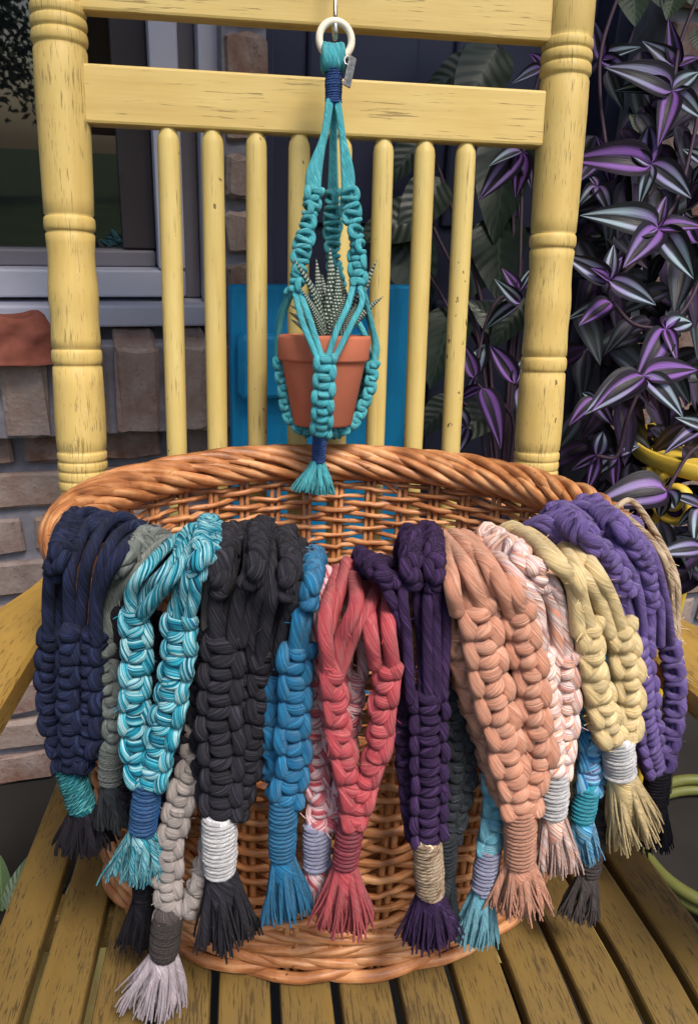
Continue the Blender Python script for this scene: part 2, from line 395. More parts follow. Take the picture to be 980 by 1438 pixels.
# ------------------------------------------------------------------ rocking chair
chair = Thing('rocking_chair', 'yellow painted wooden rocking chair with turned posts and worn slatted seat', 'chair', (0, -.087, -.42))
W2 = .26
def zz(y, x=100, Y=0): return atY(x, y, Y)[2]
def post_profile():
    prof = []
    def ring(ya, yb, R, base):         # a bead between two pixel rows on the left post
        za, zb = zz(ya), zz(yb); zm = (za+zb)/2; h = (za-zb)/2
        for a in np.linspace(80, -80, 7): prof.append((base+(R-base)*math.cos(rad(a))**.6, zm+h*math.sin(rad(a))))
    def run(rows): 
        for y, R in rows: prof.append((R, zz(y)))
    prof.append((1e-4, .99)); prof.append((.012, .985)); prof.append((.018, .96)); prof.append((.014, .93)); prof.append((.024, .90)); prof.append((.0255, .87))
    run([(-60, .0258), (2, .0256), (7, .0243)])
    ring(8, 26, .0270, .0235); ring(27, 45, .0272, .0235); ring(46, 66, .0272, .0235)
    run([(68, .0245), (73, .0258), (120, .0262), (200, .0258), (280, .0252), (301, .0248), (304, .0232)])
    ring(305, 325, .0258, .0232)
    run([(326, .0230), (330, .0248), (342, .0244), (358, .0236), (380, .0240), (398, .0252), (412, .0257), (425, .0254), (440, .0247), (455, .0247), (475, .0254), (487, .0255), (489, .0238)])
    ring(490, 511, .0263, .0238)
    run([(512, .0238), (515, .0256), (540, .0262), (580, .0268), (615, .0266), (629, .0260), (632, .0246)])
    for k in range(4): ring(633+13.5*k, 645.5+13.5*k, .0266, .0246)
    zb = zz(690)
    prof += [(.0252, zb), (.0262, zb-.02), (.0265, .12), (.026, .02), (.022, -.1), (.02, -.33), (.019, -.378)]
    return np.array(prof)[::-1]
PP = post_profile()
pm = MB().lathe(PP, 40).mesh('back_post', YEL)
for sx in (-1, 1): chair.inst('back_post', pm, Matrix.Translation((sx*W2, 0, 0)) @ Matrix.Rotation(rad(70*sx), 4, 'Z'))
chair.part('crest_rail', MB().box((-W2+.012, -.011, .756), (W2-.012, .011, .90), .003, 0), YELR)
chair.part('back_rail', MB().box((-W2+.012, -.011, .6545), (W2-.012, .011, .7095), .003, 0), YELR)
chair.part('lower_back_rail', MB().box((-W2+.012, -.014, .05), (W2-.012, .014, .10), .004, 0), YEL)
sp_prof = [(.0085, .10), (.0105, .2), (.0112, .38), (.0115, .52), (.0113, .62), (.0112, .642), (.0105, .6475), (.009, .651), (.0075, .66)]
for i in range(8):
    s = MB().lathe(np.array(sp_prof)+np.array([[random.uniform(-.0003, .0003), 0]]*len(sp_prof)), 20).mesh('spindle', YELSP)
    chair.inst('spindle', s, Matrix.Translation((-.001+(i-3.5)*.0447, 0, 0)) @ Matrix.Rotation(random.uniform(0, 6.28), 4, 'Z'))
# seat slats: rounded planks dipping a little at the front
def slat(xc, wd, y0, y1, wob):
    th = .0085; bev = .003; sec = []
    for sx, sy, a0 in ((1, 1, 0), (-1, 1, 90), (-1, -1, 180), (1, -1, 270)):
        for k in range(3):
            a = rad(a0+45*k); sec.append((sx*(wd/2-bev)+bev*math.cos(a), sy*(th-bev)+bev*math.sin(a)))
    sec = np.array(sec); ys = np.concatenate([[y0, y0], np.linspace(y0, y1, 22), [y1, y1]]); P = np.zeros((len(ys), len(sec), 3))
    for i, y in enumerate(ys):
        k = {0: .01, 1: .9, len(ys)-2: .9, len(ys)-1: .01}.get(i, 1)
        f = max(0, (-y-.40))/.16
        P[i, :, 0] = xc+sec[:, 0]*k+wob*math.sin(y*9); P[i, :, 1] = y
        P[i, :, 2] = sec[:, 1]*k-th-.030*f**2
    per = np.concatenate([[0], np.cumsum(np.linalg.norm(np.diff(np.vstack([sec, sec[:1]]), axis=0), axis=1))])
    mb = MB().grid(P, per+random.random()*9, ys+random.random()*9, True); mb.sharp = True
    return mb
for i in range(13):
    chair.part('seat_slat', slat((i-6)*.0432-.0004, .0368 if i not in (1, 11) else .035, -.575+random.uniform(-.002, .002), -.02 if 0 < i < 12 else -.05, random.uniform(-.0006, .0006)), SEATM)
for y in (-.08, -.30, -.52): chair.part('seat_bearer', MB().box((-.27, y-.015, -.052-(.02 if y < -.5 else 0)), (.27, y+.015, -.0175-(.018 if y < -.5 else 0)), .003, 0), SEATM)
def arm(sx):
    ys = np.linspace(.02, -.58, 30); P = []
    inn = .257; out = np.interp(-ys, [-.02, .1, .25, .4, .56], [.285, .300, .335, .350, .345])
    mb = MB(); sec = [(0, 1), (.04, 1.35), (.5, 1.4), (.96, 1.35), (1, 1), (1, -1), (.96, -1.35), (.5, -1.4), (.04, -1.35), (0, -1)]
    for y, o in zip(ys, out):
        rnd = 1 if y > -.53 else .8
        P.append([(sx*(inn+(o-inn)*a), y, .186+b*.009) for a, b in sec])
    P = [[((sx*(inn+.02)), ys[0], .186)]*10]+P+[[((sx*(inn+.03)), ys[-1], .186)]*10]
    mb.sharp = True
    return mb.grid(P, np.array([0, .004, .04, .08, .085, .1, .105, .14, .18, .185, .2]), np.concatenate([[.02], ys, [-.56]]), True)
for sx in (-1, 1):
    chair.part('armrest', arm(sx), ARMM)
    chair.part('arm_post', MB().lathe([(.018, -.425), (.02, -.1), (.024, -.02), (.02, .03), (.024, .08), (.018, .12), (.022, .175)], 20, (sx*.33, -.535, 0)), YEL)
    rk = MB(); ys = np.linspace(-.72, .34, 30)
    pts = [(sx*(.275+.055*min(1, max(0, -y/.535))), y, -.4345+.25*(y+.45)**2) for y in ys]; rk.tube(pts, .02, 8, flat=.7); chair.part('rocker', rk, YEL)
    chair.part('side_stretcher', MB().tube(spline([(sx*.27, 0, -.18), (sx*.33, -.535, -.18)], 8), .012, 10), YEL)
chair.part('front_stretcher', MB().tube(spline([(-.33, -.535, -.14), (.33, -.535, -.14)], 8), .013, 10), YEL)

# ------------------------------------------------------------------ wicker basket
basket = Thing('wicker_basket', 'oval brown wicker basket with rope-like rolled rim standing on the chair seat', 'basket', (RIMC[0], RIMC[1], .002))
BA, BB, BC = .197, .178, np.array([-.008, -.242])
HT = RIMZ
def wallpt(a, z, off=0.0):
    """point of the basket wall at angle a (radians, 0 = +X), height z, pushed outward by off"""
    k = (z/HT); k = max(0, min(1.05, k)); k = k**.85
    A = BA+(RIMA-BA)*k+off; B = BB+(RIMB-BB)*k+off; c = BC+(RIMC-BC)*k
    return np.array([c[0]+A*math.cos(a), c[1]+B*math.sin(a), z*(1+.05*math.sin(a)*k)])
NST = 38
# equal-arclength angles for the stakes
_aa = np.linspace(0, 2*math.pi, 2000); _p = np.array([wallpt(a, .16) for a in _aa]); _l = np.concatenate([[0], np.cumsum(np.linalg.norm(np.diff(_p, axis=0), axis=1))])
STA = np.interp(np.linspace(0, _l[-1], NST, endpoint=False), _l, _aa)
def ang(sidx): return np.interp(np.mod(sidx, NST)/NST*_l[-1], _l, _aa)
for i, a in enumerate(STA):
    sg = MB()
    for da in (-.0033, .0033):
        tdir = np.array([-math.sin(a), math.cos(a), 0])
        pts = [wallpt(a, z)+tdir*(da+random.uniform(-.0006, .0006)) for z in np.linspace(.004, HT+.004, 9)]
        sg.tube(pts, .0027, 6)
    basket.part('stake_pair', sg, WILLOW)
rows = np.arange(.044, HT-.012, .0066)
for k, z in enumerate(rows):
    mb = MB(); per = 7; n = NST*per; ph = random.uniform(-.06, .06); r0 = random.uniform(.0024, .0032)
    ns = RNG.normal(0, 1, NST+1); P = []; rr = []
    for j in range(n+per//2):
        si = j/per; a = ang(si+.0)
        off = .0046*math.cos(math.pi*si+math.pi*(k % 2))
        z_ = z+.0012*math.sin(si*2.1+k*1.7)+.0009*ns[int(si) % NST]
        P.append(wallpt(a, z_, off)); rr.append(r0*(1+.12*math.sin(si*.9+k)+.10*math.cos(2*math.pi*si+math.pi)))
    mb.tube(P, rr, 6); basket.part('weaver', mb, WILLOW)
# thick waling rods at the foot: short rods slanting over two stakes, ends showing
for lev, (z0, rr, out) in enumerate([(.006, .0048, .010), (.016, .0042, .006), (.026, .0040, .005), (.036, .0038, .004)]):
    for i in range(NST):
        if lev < 1 and i % 2: continue
        st = np.linspace(-.35, 2.5 if lev else 3.2, 18); P = []
        for u in st:
            w_ = (u+.35)/(st[-1]+.35)
            off = out*1.0*math.sin(math.pi*min(1, w_*1.15))-.003
            P.append(wallpt(ang(i+u*(-1 if lev % 2 else 1)), z0+.010*(w_-.5)*(1 if lev else .9)+random.uniform(-.0004, .0004), off))
        basket.part('waling_rod', MB().tube(P, rr*np.interp(np.linspace(0, 1, 18), [0, .1, .8, 1], [.85, 1, 1, .6])*random.uniform(.9, 1.1), 6), WILLOW)
# flat base
bs = MB()
for k in range(17):
    rr = .02+k*.0097
    bs.tube([(BC[0]+rr*1.08*math.cos(t), BC[1]+rr*math.sin(t), .010+.001*math.sin(9*t+k*math.pi)) for t in np.linspace(0, 2*math.pi, 64)], .0049, 5)
basket.part('woven_base', bs, WILLOW)
# rolled border: rods winding round the rim core
pc = MB().tube([wallpt(t, HT) for t in np.linspace(0, 2*math.pi, 120)], .0095, 8)
rim = basket.part('rim', pc, WILLOW)
_r = np.array([wallpt(a, HT) for a in _aa]); _rl = np.concatenate([[0], np.cumsum(np.linalg.norm(np.diff(_r, axis=0), axis=1))]); RLEN = _rl[-1]
def rimframe(s):
    a = np.interp(s % RLEN, _rl, _aa); c = wallpt(a, HT); t = np.array([-RIMA*math.sin(a), RIMB*math.cos(a), 0]); t /= np.linalg.norm(t)
    o = np.array([t[1], -t[0], 0]); return c, t, o
NSTART, PITCHR = 9, .27
nrod = int(round(RLEN/PITCHR*NSTART))
for i in range(nrod):
    s0 = i*RLEN/nrod; tt = np.linspace(0, 1.12, 34); P = []
    rj = random.uniform(-.0008, .001); ph = random.uniform(-.15, .15)
    for u in tt:
        c, t, o = rimframe(s0+u*PITCHR)
        th = 2*math.pi*u+rad(200)+ph           # winds from inside bottom over the top to the outside
        R = .0145+rj-.004*max(0, (abs(u-.56)-.42)/.14)
        P.append(c+R*(o*math.cos(th)*1.1+np.array([0, 0, 1])*(-math.sin(th))))
    basket.part('border_rod', MB().tube(P, np.interp(tt, [0, .08, .9, 1.12], [.0040, .0057, .0055, .0030])*random.uniform(.93, 1.1), 7), WILLOW, rim)
# stray rod ends poking out of the inside wall, as in the picture
for (a, b) in [(((488, 655), -.05), ((560, 692), -.058)), (((615, 678), -.05), ((708, 712), -.075)), (((560, 663), -.045), ((640, 690), -.06))]:
    p0, p1 = atY(*a[0], a[1]), atY(*b[0], b[1])
    basket.part('loose_end', MB().tube(spline([p0, (p0+p1)/2+np.array([0, 0, .004]), p1], 10), [.0027]*10, 6), WILLOW)
for (x0, y0, x1, y1, Y) in [(205, 699, 268, 689, -.062), (605, 690, 668, 705, -.07)]:
    p0, p1 = atY(x0, y0, Y), atY(x1, y1, Y)
    basket.part('loose_end', MB().tube(spline([p0, p1], 6), .0052, 8), WILLOW)

# ------------------------------------------------------------------ macrame: sinnets of square knots, wraps, tassels
def frames(C, Nref):
    T = np.gradient(C, axis=0); T /= np.linalg.norm(T, axis=1)[:, None]
    Nn = Nref-T*np.sum(Nref*T, 1)[:, None]; Nn /= np.linalg.norm(Nn, axis=1)[:, None]
    return T, Nn, np.cross(T, Nn)
def outward(C):
    n = np.stack([(C[:, 0]-RIMC[0])/RIMA**2, (C[:, 1]-RIMC[1])/RIMB**2, np.zeros(len(C))], -1)
    n /= np.linalg.norm(n, axis=1)[:, None]; n = n*.55+np.array([-.05, -1, .25])*.6
    return n/np.linalg.norm(n, axis=1)[:, None]
def sinnet(path, r, wd, rot=0., twist=0., Nref=None, per=16, jit=.7, seg=2.15, sides=8):
    """square-knot sinnet along path: front cord crosses the core, back cord loops over at the edges"""
    C0 = spline(path, step=.0015); Ltot = len(C0)*.0015
    h = seg*r; nk = max(2, int(Ltot/h)); nn = nk*per+1
    C = spline(path, n=nn); Nr = outward(C) if Nref is None else np.tile(np.asarray(Nref, float), (nn, 1))
    T, Nn, Bn = frames(C, Nr); t = np.arange(nn)/per
    hh = np.linalg.norm(C[-1]-C[0])/nk
    jx = np.interp(t, np.arange(nk+2), RNG.normal(0, jit*.16, nk+2)); jz = np.interp(t, np.arange(nk+2), RNG.normal(0, jit*.14, nk+2)); jr = np.interp(t, np.arange(nk+2), RNG.normal(0, jit*.10, nk+2))
    W = wd/2-r
    cs = np.cos(math.pi*t); sn = np.abs(np.sin(math.pi*t)); e = lambda p: np.sign(cs)*np.abs(cs)**p
    tau = rot+twist*t
    mb = MB()
    def place(x, y, dz, rr):
        X = x*np.cos(tau)-y*np.sin(tau); Y = x*np.sin(tau)+y*np.cos(tau)
        P = C+Bn*X[:, None]+Nn*Y[:, None]+T*dz[:, None]
        mb.tube(P, rr, sides)
    aX = W*.52*e(.8)+jx*r*2; aY = r*(-.75+2.05*sn**.9)
    aZ = hh*(.70*np.sin(2*math.pi*t)/(2*math.pi)+jz)
    place(aX, aY, aZ, r*(.86+jr+.34*sn))
    bX = -W*1.0*e(.38)+jx*r*2; bY = r*(.75-2.6*sn**3)
    bZ = hh*(3.0*np.sin(2*math.pi*t)/(2*math.pi)+jz*.6)
    place(bX, bY, bZ, r*(1.16-jr-.34*sn**2))
    for sx in (-1, 1):
        X = sx*W*.33*np.cos(tau); Y = sx*W*.33*np.sin(tau)
        mb.tube((C+Bn*X[:, None]+Nn*(Y-r*.25)[:, None])[::4], r*.92, 6)
    return mb
def wrapm(p0, p1, R, rt, bulge=.06):
    """thread coiled round a bundle from p0 to p1"""
    p0, p1 = np.asarray(p0), np.asarray(p1); d = p1-p0; Ln = np.linalg.norm(d); d /= Ln
    a = np.array([0, -1., 0]); a = a-d*(a@d); a /= np.linalg.norm(a); b = np.cross(d, a)
    turns = Ln/(2*rt*.93); n = int(turns*16); u = np.linspace(0, 1, n); th = u*turns*2*math.pi
    wob = 1+bulge*np.sin(u*math.pi)+.035*np.interp(u*turns, np.arange(int(turns)+3), RNG.normal(0, 1, int(turns)+3))
    P = p0+d*(u*Ln)[:, None]+(R-rt)*wob[:, None]*(a*np.cos(th)[:, None]+b*np.sin(th)[:, None])
    P += d*(.25*rt*np.sin(th+1)*RNG.normal(1, .1))[:, None]
    mb = MB().tube(P, rt, 6)
    mb.tube(np.linspace(p0-d*.001, p1+d*.001, 4), R-rt*1.2, 12)
    return mb
def tasselm(p0, p1, R0, R1, n=100, r=.0008, locks=14, axis_n=None, rag=.07, sag=.15):
    """loose strand ends spreading from p0 to p1"""
    p0, p1 = np.asarray(p0), np.asarray(p1); d = p1-p0; Ln = np.linalg.norm(d); dd = d/Ln
    a = np.array([1., 0, 0]); a = a-dd*(a@dd); a /= np.linalg.norm(a); b = np.cross(dd, a)
    mb = MB(); lk = []
    for k in range(locks):
        q = math.sqrt((k+.5)/locks); th = k*2.399+random.uniform(-.3, .3); lk.append((q*math.cos(th), q*math.sin(th)*.62, random.uniform(1-rag, 1+rag*.4), random.uniform(-.12, .12)))
    rl = max(R0, R1*.55)*.92/math.sqrt(locks)*.95
    for lx, ly, ll, cur in lk:
        u = np.linspace(0, 1, 12); prof = R0*.80+(R1*.86-R0*.80)*np.sin(u*math.pi/2)**1.35; ph = random.uniform(0, 6.28)
        X = prof*lx+R0*.08*np.sin(5*u+ph)*u+R1*cur*u**2; Y = prof*ly+R0*.08*np.cos(4*u+ph)*u
        P = p0+dd*(u*Ln*ll*.93)[:, None]+a*X[:, None]+b*Y[:, None]; P[:, 2] = np.maximum(P[:, 2], .005)
        mb.tube(P, rl*np.interp(u, [0, .2, .75, 1], [.8, 1, 1, .72]), 8)
    for j in range(int(n*2.0)):
        lx, ly, ll, cur = lk[j % locks]
        jx, jy = random.gauss(0, .19), random.gauss(0, .17); ln = Ln*ll*random.uniform(1-rag*.5, 1+rag*.3)
        u = np.linspace(0, 1, 8)
        prof = R0*.85+(R1*.86-R0*.85)*np.sin(u*math.pi/2)**1.35
        loc = (1-.55*np.sin(math.pi*u)**1.5*.6)             # strands of a lock stay together
        ph = random.uniform(0, 6.28)
        X = prof*(lx+jx*(.35+.75*u)*loc)+R0*.10*np.sin(5*u+ph)*u+R1*cur*u**2
        Y = prof*(ly+jy*(.35+.75*u)*loc)+R0*.10*np.cos(4*u+ph)*u
        P = p0+dd*(u*ln)[:, None]+a*X[:, None]+b*Y[:, None]
        P[:, 2] = np.maximum(P[:, 2], .003+.004*random.random())
        mb.tube(P, r*np.interp(u, [0, .8, 1], [1.15, 1, .7])*random.uniform(.8, 1.2), 4, cap=False)
    mb.tube(np.array([p0-dd*.004, p0+dd*Ln*.3, p0+dd*Ln*.62]), [R0*.85, R0*.85, R0*.5], 8)
    return mb
FIB = {}
def fibres(mbs, n, wd=.0002, ln=.0042):
    """stray fibres standing off the cords"""
    V = np.concatenate([v for m in mbs for v in m.v]); I = RNG.integers(0, len(V), n); B = V[I]
    d = RNG.normal(0, 1, (n, 3))+np.array([0, -.5, .1]); d /= np.linalg.norm(d, axis=1)[:, None]
    c = RNG.normal(0, .5, (n, 3)); L = RNG.uniform(.4, 1.3, (n, 1))*ln
    w_ = np.cross(d, RNG.normal(0, 1, (n, 3))); w_ /= np.linalg.norm(w_, axis=1)[:, None]; w_ *= wd
    mb = MB(); u = np.array([0, .35, .7, 1.0])
    P = B[:, None]+d[:, None]*(L*u)[..., None]+c[:, None]*(L*u**2)[..., None]*.5
    Q = np.stack([P-w_[:, None], P+w_[:, None]], 2)                # n,4,2,3
    base = (np.arange(n)*8)[:, None, None]; k = np.arange(3)[None, :, None]
    q4 = np.concatenate([base+k*2, base+k*2+1, base+k*2+3, base+k*2+2], -1).reshape(-1, 4)
    mb.v.append(Q.reshape(-1, 3)); mb.q.append(q4); mb.uv.append(np.zeros((len(q4), 4, 2))); mb.n = n*8
    return mb
GRP = 'macrame plant hangers draped over the basket rim'
def mpp(P): return float((np.asarray(P)-CP)@FW)/FPX        # metres per reference pixel at a point

def hanger(label, mat, strands, sinnets, wrap=None, tassel=None, lay=1.0, r=.0042, knots=(), sub='cord'):
    """strands: [(crest px, [px,...])]; sinnets: [(px list, half-width px, rot)]; wrap: (px0, px1, width px, mat, thread r);
    tassel: (px tip, half-width px, mat, n)"""
    px0 = sinnets[-1][0][-1][:2] if sinnets else tassel[0]
    base = hp(*(tassel[0] if tassel else px0), lay)
    T = Thing('macrame_plant_hanger', label, 'plant hanger', base, 'C', GRP); soft = []
    for si_, st in enumerate(strands):
        cr, pts = st[0], st[1]; rs = (st[2] if len(st) > 2 else 1)*r*.93
        c = crestp(cr[0]+random.uniform(-4, 4), cr[1]-random.uniform(0, 6)); tocen = np.array([RIMC[0]-c[0], RIMC[1]-c[1], 0]); tocen /= np.linalg.norm(tocen)
        c = c+np.array([0, random.uniform(-.006, .006), .002])
        P = [c+tocen*.040+np.array([0, 0, -.075]), c+tocen*.034+np.array([0, 0, -.03]), c+tocen*.016+np.array([0, 0, -.001]), c]
        dl = (.75, -.25, .45, 0, .6)[si_ % 5]*(.95 if len(strands) > 3 else .4)
        P += [hp(q[0]+random.uniform(-4, 4)*(1 if k_ < len(pts)-1 else .3), q[1], (q[2] if len(q) > 2 else lay)+dl*(1 if k_ < len(pts)-1 else .4)) for k_, q in enumerate(pts)]
        soft.append(MB().tube(spline(P, step=.0035), rs, 10)); T.part('cord', soft[-1], mat)
    for kx, ky, kr in knots:                                  # knotted lumps where a bundle turns over the rim
        c = crestp(kx, ky); m = mpp(c); R = kr*m
        sp = MB()
        for q in range(3):
            ax = q*1.1+random.random(); th = np.linspace(0, 2*math.pi*1.02, 22)
            ee = np.array([math.cos(ax), -.3*math.sin(ax), .55*math.sin(ax)]); ff = np.array([-.35*math.sin(ax), -.55, .8*math.cos(ax)])
            sp.tube(c+np.array([0, -.005, .003])+R*.72*(np.cos(th)[:, None]*ee+np.sin(th)[:, None]*ff), r*1.02, 8)
        T.part('knot', sp, mat)
    for sn in sinnets:
        pts, hw, rot = sn[:3]; kw = sn[3] if len(sn) > 3 else {}
        P = [(crestp(q[0], q[1])+np.array([0, 0, .004])) if len(q) > 2 and q[2] == 'c' else hp(q[0], q[1], q[2] if len(q) > 2 else lay) for q in pts]
        if pts[0][-1] == 'c':                                 # starts inside the basket, turns over the rim
            P = [P[0]+np.array([0, .035, -.04]), P[0]+np.array([0, .018, -.004])]+P
        wd = 2*hw*mpp(P[len(P)//2])
        rr = kw.pop('r', r)*.84
        soft.append(sinnet(P, rr, max(wd, 3.4*rr), rad(rot), **kw)); T.part('knotted_braid', soft[-1], mat)
    fo = T.part('stray_fibres', fibres(soft, 700), mat); fo['kind'] = 'stuff'
    if wrap:
        a, b, wpx, wm, rt = wrap; p0, p1 = hp(*a, lay), hp(*b, lay)
        T.part('wrap', wrapm(p0, p1, wpx/2*mpp(p0), rt), wm)
        if tassel:
            tip, hw, tm, n = tassel; pt = hp(*tip, lay)
            T.part('tassel', tasselm(p1-(p1-p0)*.03, pt, wpx/2*mpp(p0)*.92, hw*mpp(pt), n), tm)
    elif tassel:
        tip, hw, tm, n = tassel; p1 = hp(*sinnets[-1][0][-1][:2], lay); pt = hp(*tip, lay)
        T.part('tassel', tasselm(p1, pt, .010, hw*mpp(pt), n), tm)
    return T

Y_ = {k: yarn(k, *v) for k, v in {
    'navy': ([hx(28, 33, 60), hx(58, 72, 118)],), 'sage': ([hx(112, 120, 116), hx(158, 166, 162)],), 'black': ([hx(38, 36, 43), hx(80, 78, 92)],),
    'taupe': ([hx(172, 160, 156), hx(206, 196, 194)],), 'cerulean': ([hx(16, 106, 158), hx(60, 160, 208)],), 'red': ([hx(196, 68, 80), hx(226, 122, 124)],),
    'plum': ([hx(50, 30, 66), hx(104, 72, 130)],), 'slate': ([hx(48, 52, 58), hx(84, 92, 100)],), 'paleblue': ([hx(108, 184, 208), hx(160, 216, 236)],),
    'peach': ([hx(228, 154, 124), hx(244, 190, 164)],), 'yellow': ([hx(247, 214, 150), hx(253, 234, 190)],), 'charcoal': ([hx(78, 70, 70), hx(112, 104, 102)],),
    'purple': ([hx(104, 82, 152), hx(142, 118, 190)],), 'white': ([hx(244, 241, 244), hx(253, 252, 253)],), 'lavender': ([hx(168, 168, 206), hx(200, 200, 228)],),
    'blue': ([hx(22, 84, 146), hx(48, 118, 180)],), 'maroon': ([hx(150, 46, 66), hx(184, 76, 92)],), 'teal': ([hx(62, 184, 200), hx(128, 220, 228)],),
    'royal': ([hx(34, 78, 152), hx(62, 110, 186)],), 'darkgrey': ([hx(84, 76, 76), hx(110, 102, 102)],), 'lilacwhite': ([hx(206, 188, 202), hx(236, 224, 232)],),
    'inky': ([hx(30, 27, 36), hx(56, 50, 66)],), 'aqua': ([hx(26, 164, 196), hx(80, 204, 224)],)}.items()}
Y_['turq'] = yarn('turquoise_mix', [hx(10, 62, 84), hx(18, 120, 150), hx(52, 176, 200), hx(196, 232, 232), hx(30, 130, 172)], scale=2.6, variegated=True)
Y_['pinkmix'] = yarn('pink_white', [hx(176, 60, 78), hx(214, 110, 120), hx(240, 218, 222), hx(226, 160, 164)], scale=1.8, variegated=True)
Y_['peachmix'] = yarn('peach_white', [hx(214, 146, 114), hx(230, 178, 156), hx(242, 224, 218), hx(212, 172, 174), hx(222, 150, 118)], scale=1.7, variegated=True)
Y_['bluemix'] = yarn('blue_mix', [hx(30, 92, 150), hx(60, 150, 204), hx(140, 204, 228), hx(110, 110, 170)], scale=1.8, variegated=True)
Y_['tanmix'] = yarn('tan_brown', [hx(92, 62, 48), hx(176, 146, 118), hx(220, 200, 172), hx(110, 78, 60)], scale=1.6, variegated=True)
Y_['turqdark'] = yarn('turquoise_thread', [hx(16, 50, 66), hx(32, 130, 144), hx(120, 200, 204)], scale=1.5, variegated=True)

# ------------------------------------------------------------------ the draped hangers (pixel paths; distance comes from the basket rim they hang over)
y = Y_
hanger('navy macrame hanger with three braids and a turquoise thread wrap beside the sage one', y['navy'],
       [((92, 742), [(76, 790), (68, 850), (70, 905)]), ((108, 736), [(88, 790), (84, 850), (84, 905)]), ((128, 737), [(104, 790), (98, 850), (98, 905)]),
        ((150, 742), [(124, 780), (112, 840), (112, 905)]), ((175, 752), [(150, 775), (134, 830), (132, 900)]), ((196, 757), [(165, 780), (140, 840), (136, 905)])],
       [([(104, 740, 'c'), (86, 774, 1.9), (78, 806, 1.8)], 14, 0), ([(74, 880), (70, 960), (78, 1030), (94, 1078)], 19, 25), ([(100, 880, 1.8), (98, 960, 1.8), (102, 1030, 1.8), (102, 1078, 1.4)], 19, 0), ([(132, 880), (132, 960), (130, 1030), (112, 1080)], 19, -30)],
       ((96, 1074), (116, 1136), 40, y['turqdark'], .0011), ((118, 1192), 44, y['inky'], 110), 1.2, .0044, [(105, 748, 16), (140, 748, 16)])
hanger('sage grey macrame hanger sweeping sideways between the navy and turquoise ones', y['sage'],
       [((215, 768), [(176, 796), (148, 850), (138, 915)]), ((200, 764), [(160, 800), (136, 860), (130, 915)]), ((228, 772), [(190, 800), (160, 850), (150, 915)])],
       [([(206, 764, 'c'), (180, 784, 1.0), (160, 814, .9)], 13, 0), ([(128, 905, .2), (122, 960, .2), (132, 1010, .2), (152, 1052, .4)], 14, 60), ([(146, 905), (152, 960), (164, 1010), (160, 1052)], 18, 10)],
       ((158, 1046), (156, 1096), 36, y['sage'], .0008), ((160, 1162), 30, y['slate'], 80), .5, .0042, [(192, 776, 13)])
hanger('black macrame hanger half hidden behind the turquoise one', y['inky'],
       [((232, 775), [(170, 840), (162, 900)]), ((246, 775), [(196, 830), (176, 900)]), ((262, 772), [(220, 840), (200, 900)]), ((250, 776), [(186, 850), (188, 910)])],
       [([(162, 860, -.3), (168, 960, -.3), (172, 1060, -.3), (180, 1150, -.3)], 24, 0), ([(205, 860, -.3), (214, 960, -.3), (212, 1060, -.3), (200, 1180, -.3)], 24, 0), ([(262, 830, -.3), (268, 960, -.3), (258, 1060, -.3), (215, 1200, -.3)], 20, 0)],
       ((206, 1200), (202, 1262), 34, y['black'], .0015), ((192, 1330), 26, y['inky'], 70), -.2, .0042)
hanger('turquoise variegated macrame hanger with white flecks and a blue wrap', y['turq'],
       [((286, 752), [(250, 800), (216, 835), (197, 862)], .95), ((276, 756), [(236, 800), (206, 830), (186, 866)], .95), ((240, 768), [(200, 800), (182, 832), (186, 862)], .95), ((262, 760), [(240, 810), (218, 840), (200, 868)], .95),
        ((296, 758), [(268, 800), (258, 840), (248, 872)], .95), ((302, 764), [(280, 800), (270, 840), (262, 872)], .95), ((290, 760), [(262, 790), (246, 835), (240, 870)], .95), ((306, 772), [(286, 795), (262, 830), (254, 866)], .9)],
       [([(292, 752, 'c'), (288, 774, 2.9), (276, 804, 2.8)], 14, 0), ([(188, 856), (192, 930), (190, 1010), (192, 1060), (204, 1102)], 23, 20), ([(254, 862), (252, 930), (236, 1010), (224, 1060), (212, 1102)], 27, -22)],
       ((209, 1098), (200, 1166), 40, y['blue'], .0015), ((190, 1230), 42, y['turq'], 120), 2.2, .0043, [(284, 768, 17), (294, 778, 14)])
hanger('taupe macrame hanger with a dark wrap and lilac white tassel lying on the seat', y['taupe'],
       [((312, 775), [(302, 810, 0), (294, 840, 0), (290, 900, 0)]), ((322, 775), [(306, 816, 0), (302, 850, 0), (300, 900, 0)])],
       [([(292, 880, -.4), (286, 960, -.4), (276, 1060, -.2), (256, 1110, .4), (240, 1180, 1), (238, 1240, 1.2), (236, 1290, 1.3)], 21, 10), ([(300, 1130, -.2), (288, 1200, .2), (274, 1250, .6), (262, 1284, .9)], 12, 40)],
       ((236, 1284), (230, 1340), 42, y['darkgrey'], .0008), ((216, 1412), 48, y['lilacwhite'], 120), 1.5, .0042)
